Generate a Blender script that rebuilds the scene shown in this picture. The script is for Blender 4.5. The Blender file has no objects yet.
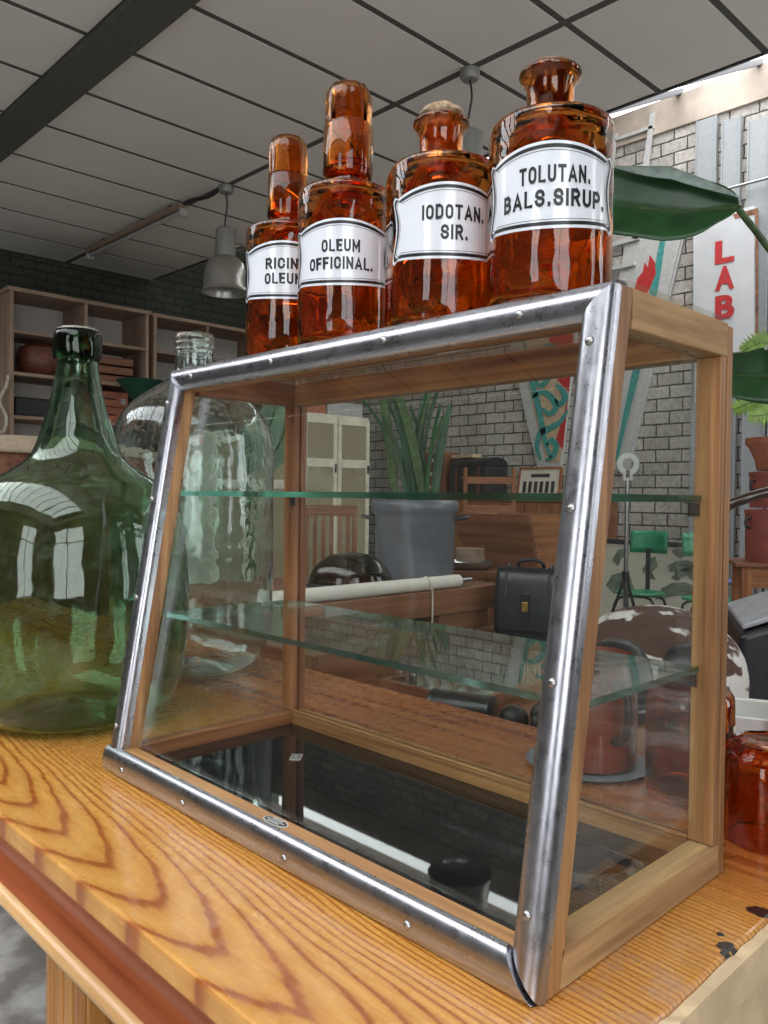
import bpy, math, random
from mathutils import Vector, Matrix
random.seed(7)
S = bpy.context.scene
COL = S.collection
R = math.radians
sin, cos, pi = math.sin, math.cos, math.pi

# ------------------------------------------------------------------ camera
FPX = 809.7
def cam_axes(yaw, pitch, roll):
    cy, sy, cp, sp = cos(yaw), sin(yaw), cos(pitch), sin(pitch)
    f = Vector((-sy*cp, cy*cp, sp)); r = Vector((cy, sy, 0)); u = r.cross(f)
    cr, sr = cos(roll), sin(roll)
    return cr*r + sr*u, -sr*r + cr*u, f
CR, CU, CF = cam_axes(.8017, -.0203, .0106)
CC = Vector((.853, -.4064, .3081))
cam = bpy.data.cameras.new('camera'); co = bpy.data.objects.new('camera', cam); COL.objects.link(co)
co.matrix_world = Matrix(((CR.x, CU.x, -CF.x, CC.x), (CR.y, CU.y, -CF.y, CC.y), (CR.z, CU.z, -CF.z, CC.z), (0, 0, 0, 1)))
cam.sensor_fit = 'VERTICAL'; cam.sensor_height = 24; cam.lens = FPX*24/1024; cam.clip_start = .02; cam.clip_end = 200
S.camera = co
def ray(x, y): return CR*((x-384)/FPX) + CU*(-(y-512)/FPX) + CF
def at(x, y, t): return CC + ray(x, y)*t            # the place seen at a pixel, t metres deep
def on_y(x, y, v): d = ray(x, y); return CC + d*((v-CC.y)/d.y)
def on_x(x, y, v): d = ray(x, y); return CC + d*((v-CC.x)/d.x)
FLOOR = -.9

# ------------------------------------------------------------------ materials
class NT:
    def __init__(s, name):
        s.m = bpy.data.materials.new(name); s.m.use_nodes = True
        s.t = s.m.node_tree; s.t.nodes.clear()
        s.out = s.n('ShaderNodeOutputMaterial')
    def n(s, typ, ins=None, **kw):
        x = s.t.nodes.new(typ)
        for k, v in kw.items(): setattr(x, k, v)
        for k, v in (ins or {}).items(): s.set(x, k, v)
        return x
    def set(s, x, k, v):
        i = x.inputs[k]
        if isinstance(v, bpy.types.Node): v = v.outputs[0]
        if isinstance(v, bpy.types.NodeSocket): s.t.links.new(v, i)
        else:
            if isinstance(v, (tuple, list)) and len(v) == 3 and i.type == 'RGBA': v = (*v, 1)
            i.default_value = v
    def math(s, op, a, b=0.0, c=None, clamp=False):
        x = s.n('ShaderNodeMath', {0: a, 1: b}, operation=op, use_clamp=clamp)
        if c is not None: s.set(x, 2, c)
        return x
    def coord(s): return s.n('ShaderNodeTexCoord').outputs['Object']
    def world(s): return s.n('ShaderNodeNewGeometry').outputs['Position']
    def map(s, vec, scale=(1, 1, 1), loc=(0, 0, 0), rot=(0, 0, 0)):
        return s.n('ShaderNodeMapping', {'Vector': vec, 'Scale': scale, 'Location': loc, 'Rotation': rot})
    def noise(s, vec, scale=5, detail=4, rough=.55):
        return s.n('ShaderNodeTexNoise', {'Vector': vec, 'Scale': scale, 'Detail': detail, 'Roughness': rough})
    def ramp(s, fac, stops, interp='LINEAR'):
        x = s.n('ShaderNodeValToRGB', {'Fac': fac}); x.color_ramp.interpolation = interp
        e = x.color_ramp.elements
        while len(e) < len(stops): e.new(.5)
        for el, (p, c) in zip(e, stops):
            el.position = p; el.color = (*c, 1) if len(c) == 3 else c
        return x
    def mix(s, fac, a, b, blend='MIX'):
        x = s.n('ShaderNodeMix', data_type='RGBA', blend_type=blend)
        s.set(x, 0, fac); s.set(x, 6, a); s.set(x, 7, b)
        return x.outputs[2]
    def bump(s, h, strength=.3, dist=.002):
        return s.n('ShaderNodeBump', {'Height': h, 'Strength': strength, 'Distance': dist})
    def bsdf(s, color, rough=.5, metal=0, spec=.5, normal=None, trans=0, ior=1.5, coat=0, alpha=None, emit=None):
        x = s.n('ShaderNodeBsdfPrincipled', {'Base Color': color, 'Roughness': rough, 'Metallic': metal,
                'Specular IOR Level': spec, 'Transmission Weight': trans, 'IOR': ior, 'Coat Weight': coat})
        if normal is not None: s.set(x, 'Normal', normal)
        s.t.links.new(x.outputs[0], s.out.inputs[0]); return x

def plain(name, c, rough=.5, metal=0, spec=.5, coat=0, var=.12, bump=.0, scale=30):
    k = NT(name); n = k.noise(k.coord(), scale)
    lo = tuple(max(0, v*(1-var*1.6)) for v in c); hi = tuple(min(1, v*(1+var)) for v in c)
    col = k.ramp(n.outputs['Fac'], [(.3, lo), (.7, hi)])
    nm = k.bump(n.outputs['Fac'], bump, .003) if bump else None
    k.bsdf(col, rough, metal, spec, nm, coat=coat); return k.m

def wood(name, c0, c1, axis, rough=.45, spec=.4, scale=90, stretch=.035, coat=0, bump=.15):
    k = NT(name); sc = [1, 1, 1]; sc['xyz'.index(axis)] = stretch
    v = k.map(k.coord(), tuple(sc))
    n = k.noise(v, scale, 5, .6); n2 = k.noise(v, scale*.22, 2); n3 = k.noise(k.coord(), 9, 3)
    f = k.math('ADD', k.math('MULTIPLY', n.outputs['Fac'], .6), k.math('MULTIPLY', n2.outputs['Fac'], .4))
    col = k.ramp(f, [(.36, c0), (.6, c1)])
    col = k.mix(.35, col, k.ramp(n3.outputs['Fac'], [(.35, (.55, .5, .46)), (.65, (1.0, 1.0, 1.0))]), 'MULTIPLY')
    k.bsdf(col, rough, 0, spec, k.bump(n.outputs['Fac'], bump, .0012), coat=coat); return k.m

OAK = {a: wood('honey_oak_'+a, (.17, .065, .022), (.47, .25, .10), a, scale=120, stretch=.025) for a in 'xyz'}
PALEOAK = wood('pale_worn_oak_y', (.26, .14, .06), (.56, .36, .17), 'y', .6, .3, 70, .06)
REDOAK = {a: wood('reddish_oak_'+a, (.17, .055, .018), (.40, .17, .07), a) for a in 'xyz'}
DARKWOOD = {a: wood('brown_wood_'+a, (.12, .045, .02), (.30, .13, .065), a, scale=40) for a in 'xyz'}
RAWWOOD = {a: wood('raw_greyish_wood_'+a, (.22, .15, .10), (.42, .31, .23), a, scale=30, rough=.7) for a in 'xyz'}
REDCOVE = wood('red_stained_pine_x', (.15, .03, .008), (.34, .085, .025), 'x', .3, .5, 70, .03, .3)
BEAD = wood('light_worn_pine_x', (.42, .20, .06), (.68, .42, .18), 'x', .35, .5, 60, .05, .3)

def pine_top():
    k = NT('varnished_pine_tabletop'); P = k.coord()
    wob = k.noise(k.map(P, (1.0, 4, 1)), 3.2, 3, .5); wob2 = k.noise(k.map(P, (3, 25, 1)), 5, 3)
    sep = k.n('ShaderNodeSeparateXYZ', {0: P})
    X, Y = sep.outputs[0], sep.outputs[1]
    def board(y0, a, q, sx=1):
        dy = k.math('ADD', k.math('SUBTRACT', Y, y0), k.math('MULTIPLY', k.math('SUBTRACT', wob.outputs['Fac'], .5), .018))
        a_ = k.math('ABSOLUTE', dy); ad = k.math('MINIMUM', a_, .12); ex = k.math('MAXIMUM', k.math('SUBTRACT', a_, .12), 0.0); d2 = k.math('MULTIPLY', ad, ad)
        g = k.math('ADD', k.math('MULTIPLY', X, sx), k.math('MULTIPLY', d2, a))
        g = k.math('ADD', g, k.math('ADD', k.math('MULTIPLY', ad, 1.3), k.math('MULTIPLY', k.math('MULTIPLY', d2, ad), a*7.5)))
        g = k.math('ADD', g, k.math('MULTIPLY', ex, 15.0))
        g = k.math('ADD', g, k.math('MULTIPLY', wob2.outputs['Fac'], .03))
        g = k.math('ADD', g, k.math('MULTIPLY', wob.outputs['Fac'], .07))
        return k.math('FRACT', k.math('DIVIDE', g, q))
    g1 = board(-.107, 40.0, .088)
    stops = [(0, (.33, .085, .012)), (.10, (.36, .105, .016)), (.22, (.57, .265, .052)), (.6, (.65, .335, .078)), (.93, (.56, .255, .05)), (1.0, (.34, .09, .014))]
    c1 = k.ramp(g1, stops)
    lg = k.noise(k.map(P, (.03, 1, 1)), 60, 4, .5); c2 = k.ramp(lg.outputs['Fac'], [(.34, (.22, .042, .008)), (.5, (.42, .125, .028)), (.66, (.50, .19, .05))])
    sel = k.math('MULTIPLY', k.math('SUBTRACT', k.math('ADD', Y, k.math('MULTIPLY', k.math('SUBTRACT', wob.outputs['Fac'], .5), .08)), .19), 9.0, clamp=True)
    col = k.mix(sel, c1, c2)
    fine = k.noise(k.map(P, (.05, 1, 1)), 260, 3)
    col = k.mix(.5, col, k.ramp(fine.outputs['Fac'], [(.3, (.66, .52, .42)), (.62, (1.04, 1.03, 1.0))]), 'MULTIPLY')
    # worn pale patches and black burn marks near the right end of the top
    wear = k.noise(P, 26, 5, .7)
    d = k.n('ShaderNodeVectorMath', {0: P, 1: (.600, .055, 0)}, operation='DISTANCE').outputs['Value']
    w = k.math('MULTIPLY', k.math('SUBTRACT', 1.0, k.math('DIVIDE', d, .11), clamp=True), k.ramp(wear.outputs['Fac'], [(.44, (0, 0, 0)), (.60, (1, 1, 1))]))
    col = k.mix(k.math('MULTIPLY', w, .85), col, (.42, .25, .17))
    for (sx, sy, r) in ((.6195, .2165, .011), (.6225, .150, .0095), (.6275, .140, .006), (.613, .162, .005)):
        d = k.n('ShaderNodeVectorMath', {0: P, 1: (sx, sy, 0)}, operation='DISTANCE').outputs['Value']
        e = k.math('ADD', k.math('DIVIDE', d, r), k.math('MULTIPLY', k.math('SUBTRACT', wear.outputs['Fac'], .5), 2.6))
        col = k.mix(k.math('LESS_THAN', e, .62), col, (.015, .012, .012))
    sc = k.noise(P, 60, 4); 
    rgh = k.ramp(sc.outputs['Fac'], [(.3, (.18,)*3), (.75, (.42,)*3)])
    k.bsdf(col, rgh, 0, .5, k.bump(fine.outputs['Fac'], .12, .0006), coat=.25); return k.m
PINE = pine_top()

def metal_trim(axis):
    k = NT('worn_aluminium_'+axis); P = k.coord()
    sc = [30, 30, 30]; sc['xyz'.index(axis)] = 1.2
    n = k.noise(k.map(P, tuple(sc)), 8, 5, .7); n2 = k.noise(P, 90, 4, .7)
    col = k.ramp(n.outputs['Fac'], [(.3, (.33, .33, .36)), (.65, (.52, .53, .57))])
    rg = k.ramp(n2.outputs['Fac'], [(.3, (.24,)*3), (.8, (.40,)*3)])
    k.bsdf(col, rg, 1.0, .5, k.bump(n2.outputs['Fac'], .035, .0004)); return k.m
ALU = {'x': metal_trim('x'), 'z': metal_trim('z')}

def thin_glass(name, tint=(.975, .99, .98), refl=.04, rough=0.0, dirt=0):
    k = NT(name); g = k.n('ShaderNodeNewGeometry')
    dt = k.n('ShaderNodeVectorMath', {0: g.outputs['Normal'], 1: g.outputs['Incoming']}, operation='DOT_PRODUCT').outputs['Value']
    a = k.math('SUBTRACT', 1.0, k.math('ABSOLUTE', dt), clamp=True)
    F = k.math('ADD', refl, k.math('MULTIPLY', k.math('POWER', a, 5.0), 1-refl))
    tr = k.n('ShaderNodeBsdfTransparent', {'Color': tint}); gl = k.n('ShaderNodeBsdfGlossy', {'Color': (1, 1, 1), 'Roughness': rough})
    mx = k.n('ShaderNodeMixShader', {0: F, 1: tr, 2: gl})
    last = mx
    if dirt:
        nz = k.noise(k.world(), 35, 6, .75); m = k.ramp(nz.outputs['Fac'], [(.52, (0, 0, 0)), (.75, (dirt,)*3)])
        df = k.n('ShaderNodeBsdfDiffuse', {'Color': (.6, .6, .58)})
        last = k.n('ShaderNodeMixShader', {0: m, 1: mx, 2: df})
    k.t.links.new(last.outputs[0], k.out.inputs[0]); return k.m
PANE = thin_glass('window_glass_pane', refl=.026, dirt=.003)
SHELFG = thin_glass('greenish_shelf_glass', (.95, .985, .965), .05)
def glass(name, c, rough=.0, ior=1.5, bump=0, bscale=8, dirt=None):
    k = NT(name); nm = None
    if bump: nm = k.bump(k.noise(k.coord(), bscale, 3).outputs['Fac'], bump, .01)
    b = k.bsdf(c, rough, 0, .5, nm, 1.0, ior)
    if dirt:
        nz = k.noise(k.coord(), 40, 8, .8); m = k.ramp(nz.outputs['Fac'], [(.5, (0, 0, 0)), (.72, (dirt[0],)*3)])
        df = k.n('ShaderNodeBsdfDiffuse', {'Color': dirt[1]}); mx = k.n('ShaderNodeMixShader', {0: m, 1: b, 2: df})
        k.t.links.new(mx.outputs[0], k.out.inputs[0])
    return k.m
EDGEG = glass('green_glass_edge', (.22, .62, .50), .12, 1.3)
AMBER = glass('amber_bottle_glass', (.80, .27, .045), .0, 1.5, .25, 14)
STOPG = glass('amber_stopper_glass', (.80, .30, .05), .02, 1.4)
AMBERJ = glass('deep_amber_jar_glass', (.60, .14, .018), .0, 1.5, .15, 12)
AMBERD = glass('dark_amber_glass', (.76, .26, .045), .0, 1.5, .15, 12)
GREEN = glass('green_demijohn_glass', (.46, .68, .50), .0, 1.45, .2, 9, (.16, (.30, .36, .28)))
CLEAR = glass('aqua_demijohn_glass', (.84, .945, .92), .0, 1.45, .35, 10, (.10, (.6, .63, .6)))
SMOKE = glass('smoky_glass', (.35, .30, .26), .0, 1.45)
BLACKGL = plain('black_glass', (.008, .008, .009), .02, 0, .6, var=0)
ENAMEL = plain('white_enamel', (.74, .77, .82), .16, 0, .5, coat=.5, var=.02)
INK = plain('black_ink', (.012, .012, .014), .35, var=0)
CORK = plain('cork', (.46, .33, .21), .9, var=.45, bump=.6, scale=160)
DKCORK = plain('dark_cork', (.10, .045, .02), .8, var=.4, scale=120)
BLACKLEA = plain('black_leather', (.018, .018, .021), .32, var=.3, bump=.12, scale=60)
BLACKMAT = plain('matt_black_leather', (.02, .02, .022), .55, var=.3)
BRASS = plain('brass', (.55, .33, .10), .3, 1)
STEEL = plain('steel', (.42, .42, .42), .32, 1)
DKSTEEL = plain('dark_steel', (.06, .06, .065), .4, .6)
SIGNW = plain('white_sign_enamel', (.56, .565, .57), .35, var=.06, scale=5)
WHITEP = plain('white_paint', (.50, .495, .475), .5, var=.08)
GREYP = plain('grey_paint', (.29, .305, .31), .5, var=.05)
CREAMP = plain('cream_paint', (.84, .79, .64), .5, var=.12, scale=14)
CREAMEND = plain('cream_painted_wood', (.64, .48, .29), .55, var=.15, scale=20)
REDP = plain('red_paint', (.48, .03, .03), .5, var=.12)
TEAL = plain('teal_paint', (.06, .30, .27), .5, var=.2)
pass
TAN = plain('tan_paint', (.55, .40, .26), .6, var=.15)
GREENP = plain('green_painted_seat', (.01, .22, .10), .3, var=.1)
DINO = plain('printed_green_grey', (.17, .21, .16), .7, var=.35, scale=12)
PAPER = plain('cream_paper', (.62, .58, .48), .8, var=.06)
ROLLP = plain('white_paper_roll', (.72, .68, .60), .6, var=.05)
ENGREY = plain('grey_enamel', (.14, .15, .17), .28, var=.15, scale=8)
TERRA = plain('terracotta', (.46, .17, .10), .75, var=.2, scale=14)
REDTIN = plain('faded_red_tin', (.34, .09, .07), .55, var=.2, scale=10)
REDENAM = plain('rust_red_glaze', (.22, .038, .015), .22, var=.15, scale=9, coat=.4)
LEAF = plain('leaf_green', (.022, .085, .025), .32, var=.3, scale=8)
LEAFP = plain('pale_leaf_green', (.16, .26, .17), .4, var=.25, scale=9)
FERNM = plain('fern_green', (.26, .42, .07), .5, var=.25)
STEM = plain('stem_green', (.06, .11, .035), .5, var=.3)
SOIL = plain('soil', (.03, .02, .015), .95, var=.4)
BLUEP = plain('blue_seat', (.10, .17, .36), .4)
pass
REDBROWN = plain('red_brown_leather', (.16, .05, .03), .45, var=.3)
LAMPM = plain('brushed_lamp_aluminium', (.50, .49, .46), .3, .85, var=.05)
LAMPG = plain('grey_lamp_housing', (.30, .30, .28), .45, .3, var=.05)
ROPE = plain('pale_rope', (.55, .50, .42), .9, var=.2)
WICKER = plain('wicker', (.50, .34, .14), .6, var=.5, bump=.8, scale=130)
TWEED = plain('dark_basket', (.05, .035, .025), .7, var=.4, bump=.5, scale=90)
PORCEL = plain('white_porcelain', (.72, .74, .72), .2, coat=.3, var=.03)

def brick(name, c1, c2, mortar, rowh, bw, axis, bump=.6, dirt=1.0):
    k = NT(name); s = k.n('ShaderNodeSeparateXYZ', {0: k.world()})
    v = k.n('ShaderNodeCombineXYZ', {0: s.outputs['XYZ'.index(axis)], 1: s.outputs[2], 2: 0.0})
    wob = k.noise(k.world(), 14, 4, .7)
    vv = k.n('ShaderNodeVectorMath', {0: v, 1: k.n('ShaderNodeVectorMath', {0: wob.outputs['Color'], 1: (.016, .016, 0)}, operation='MULTIPLY').outputs[0]}, operation='ADD')
    b = k.n('ShaderNodeTexBrick', {'Vector': vv.outputs[0], 'Color1': c1, 'Color2': c2, 'Mortar': mortar, 'Scale': 1.0,
            'Mortar Size': .007, 'Mortar Smooth': .5, 'Bias': 0.0, 'Brick Width': bw, 'Row Height': rowh})
    n = k.noise(k.world(), 30, 6, .8); n2 = k.noise(k.world(), 2.5, 4)
    col = k.mix(.75*dirt, b.outputs['Color'], k.ramp(n.outputs['Fac'], [(.34, (.45, .44, .42)), (.58, (1.12, 1.1, 1.07))]), 'MULTIPLY')
    col = k.mix(.5, col, k.ramp(n2.outputs['Fac'], [(.35, (.6, .6, .58)), (.65, (1.1, 1.1, 1.1))]), 'MULTIPLY')
    h = k.math('SUBTRACT', k.math('MULTIPLY', n.outputs['Fac'], .5), b.outputs['Fac'])
    k.bsdf(col, .9, 0, .2, k.bump(h, bump, .02)); return k.m
BRICKB = brick('grey_block_wall', (.60, .565, .52), (.45, .425, .395), (.10, .093, .086), .1, .215, 'X', .8)
BRICKL = brick('dark_green_brick_wall', (.085, .10, .075), (.068, .082, .064), (.035, .042, .033), .085, .24, 'Y', .3)
PLASTER = plain('stained_plaster', (.46, .385, .32), .9, var=.22, scale=3)
CEILP = plain('ceiling_board', (.82, .795, .735), .85, var=.02, scale=2)
CEILG = plain('ceiling_grid_dark', (.10, .10, .085), .8, var=.1)
WALLD = plain('dim_brown_wall', (.075, .068, .06), .9, var=.15, scale=3)
WALLW = plain('off_white_wall', (.50, .48, .44), .9, var=.05, scale=3)
def floor_mat():
    k = NT('concrete_floor'); P = k.world(); n = k.noise(P, 2.2, 5, .6); n2 = k.noise(P, 18, 5)
    c = k.ramp(n.outputs['Fac'], [(.38, (.20, .19, .175)), (.5, (.25, .24, .22)), (.58, (.52, .52, .50))])
    c = k.mix(.5, c, k.ramp(n2.outputs['Fac'], [(.3, (.75,)*3), (.7, (1.05,)*3)]), 'MULTIPLY')
    k.bsdf(c, .55, 0, .4); return k.m
FLOORM = floor_mat()
def cowhide():
    k = NT('cowhide'); P = k.coord(); n = k.noise(k.map(P, (1, 1, 1.6)), 7, 3, .6); h = k.noise(k.map(P, (20, 20, 160)), 6, 4)
    c = k.ramp(n.outputs['Fac'], [(.0, (.03, .015, .011)), (.40, (.085, .045, .033)), (.52, (.10, .052, .037)), (.55, (.75, .72, .68)), (1, (.78, .75, .7))])
    c.inputs[0].default_value = 0; sx = k.n('ShaderNodeSeparateXYZ', {0: P}); k.set(c, 0, k.math('ADD', n.outputs['Fac'], k.math('MULTIPLY', k.math('SUBTRACT', sx.outputs[0], .10, clamp=True), 2.2)))
    c = k.mix(.5, c, k.ramp(h.outputs['Fac'], [(.3, (.6,)*3), (.7, (1.1,)*3)]), 'MULTIPLY')
    k.bsdf(c, .6, 0, .3, k.bump(h.outputs['Fac'], .5, .004)); return k.m
COW = cowhide()
def mesh_door():
    k = NT('gauze_mesh'); P = k.coord(); v = k.n('ShaderNodeTexVoronoi', {'Vector': k.map(P, (1, 1, 1.3)), 'Scale': 60.0})
    c = k.ramp(v.outputs['Distance'], [(.2, (.26, .215, .13)), (.6, (.40, .34, .22))]); k.bsdf(c, .7, 0, .3); return k.m
GAUZE = mesh_door()

# ------------------------------------------------------------------ mesh builder
def wm(o):
    m = o.matrix_basis.copy()
    return (wm(o.parent) @ o.matrix_parent_inverse @ m) if o.parent else m
class MB:
    def __init__(s): s.v = []; s.f = []; s.sm = []; s.mi = []
    def add(s, vs, fs, smooth=False, mi=0, M=None):
        b = len(s.v)
        s.v += [tuple((M @ Vector(p)) if M else p) for p in vs]
        s.f += [tuple(i+b for i in f) for f in fs]; s.sm += [smooth]*len(fs); s.mi += [mi]*len(fs); return s
    def box(s, x0, x1, y0, y1, z0, z1, mi=0, M=None):
        v = [(x0, y0, z0), (x1, y0, z0), (x1, y1, z0), (x0, y1, z0), (x0, y0, z1), (x1, y0, z1), (x1, y1, z1), (x0, y1, z1)]
        return s.add(v, [(0, 3, 2, 1), (4, 5, 6, 7), (0, 1, 5, 4), (1, 2, 6, 5), (2, 3, 7, 6), (3, 0, 4, 7)], False, mi, M)
    def hexa(s, v, mi=0, M=None):      # eight corners, bottom ring then top ring
        return s.add(v, [(0, 3, 2, 1), (4, 5, 6, 7), (0, 1, 5, 4), (1, 2, 6, 5), (2, 3, 7, 6), (3, 0, 4, 7)], False, mi, M)
    def lathe(s, prof, n=48, c=(0, 0, 0), M=None, mi=0, smooth=True, wob=None):
        rings = []; vs = []; fs = []
        for p in prof:
            r, z = p[0], p[-1]; h = p[1] if len(p) == 3 else 0
            if r < 1e-6: rings.append([len(vs)]); vs.append((c[0], c[1], c[2]+z)); continue
            ring = []
            for i in range(n):
                a = 2*pi*i/n; rr = r*(wob(a, z) if wob else 1)
                ring.append(len(vs)); vs.append((c[0]+rr*cos(a), c[1]+rr*sin(a)+(h if sin(a) > 1e-6 else -h if sin(a) < -1e-6 else 0), c[2]+z))
            rings.append(ring)
        for a, b in zip(rings, rings[1:]):
            for i in range(n):
                j = (i+1) % n
                if len(a) == 1 and len(b) == 1: continue
                if len(a) == 1: fs.append((a[0], b[j], b[i]))
                elif len(b) == 1: fs.append((a[i], a[j], b[0]))
                else: fs.append((a[i], a[j], b[j], b[i]))
        return s.add(vs, fs, smooth, mi, M)
    def tube(s, pts, r, n=12, caps=True, mi=0, M=None, smooth=True):
        pts = [Vector(p) for p in pts]; rs = r if isinstance(r, (list, tuple)) else [r]*len(pts)
        vs = []; fs = []; up = None
        for i, p in enumerate(pts):
            d = (pts[min(i+1, len(pts)-1)]-pts[max(i-1, 0)]).normalized()
            if up is None: up = Vector((0, 0, 1)) if abs(d.z) < .9 else Vector((1, 0, 0))
            a = d.cross(up).normalized(); b = a.cross(d).normalized(); up = b
            for k in range(n):
                t = 2*pi*k/n; vs.append(tuple(p + (a*cos(t)+b*sin(t))*rs[i]))
        for i in range(len(pts)-1):
            for k in range(n):
                q = (k+1) % n; fs.append((i*n+k, i*n+q, (i+1)*n+q, (i+1)*n+k))
        if caps: fs += [tuple(range(n))[::-1], tuple(range((len(pts)-1)*n, len(pts)*n))]
        return s.add(vs, fs, smooth, mi, M)
    def prism(s, out, z0, z1, M=None, mi=0, smooth=False):     # 2-D outline extruded along local z
        n = len(out); vs = [(x, y, z0) for x, y in out]+[(x, y, z1) for x, y in out]
        fs = [tuple(range(n))[::-1], tuple(range(n, 2*n))]+[(i, (i+1) % n, n+(i+1) % n, n+i) for i in range(n)]
        return s.add(vs, fs, smooth, mi, M)
    def grid(s, fn, nu, nv, mi=0, M=None, smooth=True):
        vs = [fn(i/nu, j/nv) for j in range(nv+1) for i in range(nu+1)]; w = nu+1
        fs = [(j*w+i, j*w+i+1, (j+1)*w+i+1, (j+1)*w+i) for j in range(nv) for i in range(nu)]
        return s.add(vs, fs, smooth, mi, M)
    def build(s, name, mats, parent=None, bevel=0, local=False, seg=2, sharp=38, solid=0, sub=0, loc=None):
        me = bpy.data.meshes.new(name)
        vs = s.v
        if parent is not None and not local:
            Mi = wm(parent).inverted(); vs = [tuple(Mi @ Vector(p)) for p in vs]
        if loc is not None: vs = [tuple(Vector(p)-Vector(loc)) for p in vs]
        me.from_pydata(vs, [], s.f); me.update()
        for m in (mats if isinstance(mats, (list, tuple)) else [mats]): me.materials.append(m)
        me.polygons.foreach_set('use_smooth', s.sm); me.polygons.foreach_set('material_index', s.mi)
        if any(s.sm): me.set_sharp_from_angle(angle=R(sharp))
        o = bpy.data.objects.new(name, me); COL.objects.link(o)
        if loc is not None: o.location = loc
        if parent is not None: o.parent = parent
        if bevel:
            b = o.modifiers.new('bevel', 'BEVEL'); b.width = bevel; b.segments = seg; b.limit_method = 'ANGLE'; b.angle_limit = R(40)
        if solid:
            b = o.modifiers.new('solid', 'SOLIDIFY'); b.thickness = solid; b.offset = 0
        if sub:
            b = o.modifiers.new('sub', 'SUBSURF'); b.levels = sub; b.render_levels = sub
        return o
def tag(o, label, cat, group=None):
    o['label'] = label; o['category'] = cat
    if group: o['group'] = group
    return o
def thing(name, label, cat, loc=(0, 0, 0), rz=0, group=None):
    o = bpy.data.objects.new(name, None); COL.objects.link(o); o.empty_display_size = .05
    o.location = loc; o.rotation_euler = (0, 0, rz); return tag(o, label, cat, group)
def struct(o): o['kind'] = 'structure'; return o
def copy_thing(root, loc, rz, label):
    r = root.copy(); COL.objects.link(r); r.location = loc; r.rotation_euler = (0, 0, rz); r['label'] = label
    for ch in list(root.children):
        c = ch.copy(); COL.objects.link(c); c.parent = r
        for g in ch.children:
            d = g.copy(); COL.objects.link(d); d.parent = c
    return r
def frame_from(o, ex, ey):      # matrix whose local x, y follow ex, ey
    ex = Vector(ex).normalized(); ez = ex.cross(Vector(ey)).normalized(); ey = ez.cross(ex)
    return Matrix(((ex.x, ey.x, ez.x, o[0]), (ex.y, ey.y, ez.y, o[1]), (ex.z, ey.z, ez.z, o[2]), (0, 0, 0, 1)))
def TR(x, y, z, rz=0, rx=0, ry=0): return Matrix.Translation((x, y, z)) @ Matrix.Rotation(rz, 4, 'Z') @ Matrix.Rotation(ry, 4, 'Y') @ Matrix.Rotation(rx, 4, 'X')

def text_shape(txt, width, height, bold=.02):     # flat letters centred on the origin
    cu = bpy.data.curves.new('letters', 'FONT'); cu.body = txt; cu.size = 1; cu.offset = bold; cu.resolution_u = 4; cu.space_character = 1.12
    ob = bpy.data.objects.new('letters', cu); COL.objects.link(ob)
    dg = bpy.context.evaluated_depsgraph_get(); me = bpy.data.meshes.new_from_object(ob.evaluated_get(dg))
    vs = [(v.co.x, v.co.y) for v in me.vertices]; fs = [tuple(p.vertices) for p in me.polygons]
    bpy.data.objects.remove(ob); bpy.data.curves.remove(cu); bpy.data.meshes.remove(me)
    x0 = min(v[0] for v in vs); x1 = max(v[0] for v in vs); y0 = min(v[1] for v in vs); y1 = max(v[1] for v in vs)
    return [((x-(x0+x1)/2)/(x1-x0)*width, (y-(y0+y1)/2)/(y1-y0)*height) for x, y in vs], fs

GLY = {}
def rr(x0, y0, x1, y1, r, a0, a1):       # arc pieces of a rounded box corner
    return None
def arcp(cx, cy, rx, ry, a0, a1, n=6): return [(cx+rx*cos(R(a0+(a1-a0)*i/n)), cy+ry*sin(R(a0+(a1-a0)*i/n))) for i in range(n+1)]
w_ = .5
GLY['T'] = (.50, [[(0, 1), (.5, 1)], [(.25, 1), (.25, 0)]]); GLY['L'] = (.42, [[(0, 1), (0, 0), (.42, 0)]])
GLY['O'] = (w_, [arcp(.25, .70, .25, .30, 0, 180)+arcp(.25, .30, .25, .30, 180, 360)+[(.5, .70)]])
GLY['U'] = (w_, [[(0, 1), (0, .3)]+arcp(.25, .28, .25, .28, 180, 360)+[(.5, 1)]])
GLY['A'] = (.56, [[(0, 0), (.28, 1), (.56, 0)], [(.10, .27), (.46, .27)]]); GLY['N'] = (w_, [[(0, 0), (0, 1)], [(0, 1), (.5, 0)], [(.5, 0), (.5, 1)]])
GLY['M'] = (.62, [[(0, 0), (0, 1)], [(0, 1), (.31, .25), (.62, 1)], [(.62, 1), (.62, 0)]])
GLY['B'] = (w_, [[(0, 0), (0, 1)], [(0, 1), (.25, 1)]+arcp(.24, .76, .22, .24, 90, -90)+[(0, .52)], [(0, .52), (.25, .52)]+arcp(.26, .26, .24, .26, 90, -90)+[(0, 0)]])
GLY['P'] = (w_, [[(0, 0), (0, 1)], [(0, 1), (.25, 1)]+arcp(.25, .73, .25, .27, 90, -90)+[(0, .46)]])
GLY['R'] = (w_, [[(0, 0), (0, 1)], [(0, 1), (.25, 1)]+arcp(.25, .74, .23, .26, 90, -90)+[(0, .48)], [(.24, .48), (.5, 0)]])
GLY['D'] = (w_, [[(0, 0), (0, 1)], [(0, 1), (.2, 1)]+arcp(.2, .70, .30, .30, 90, 0)+arcp(.2, .30, .30, .30, 0, -90)+[(0, 0)]])
GLY['E'] = (.42, [[(.42, 1), (0, 1), (0, 0), (.42, 0)], [(0, .52), (.36, .52)]]); GLY['F'] = (.42, [[(.42, 1), (0, 1), (0, 0)], [(0, .52), (.36, .52)]])
GLY['I'] = (.0, [[(0, 0), (0, 1)]])
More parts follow.
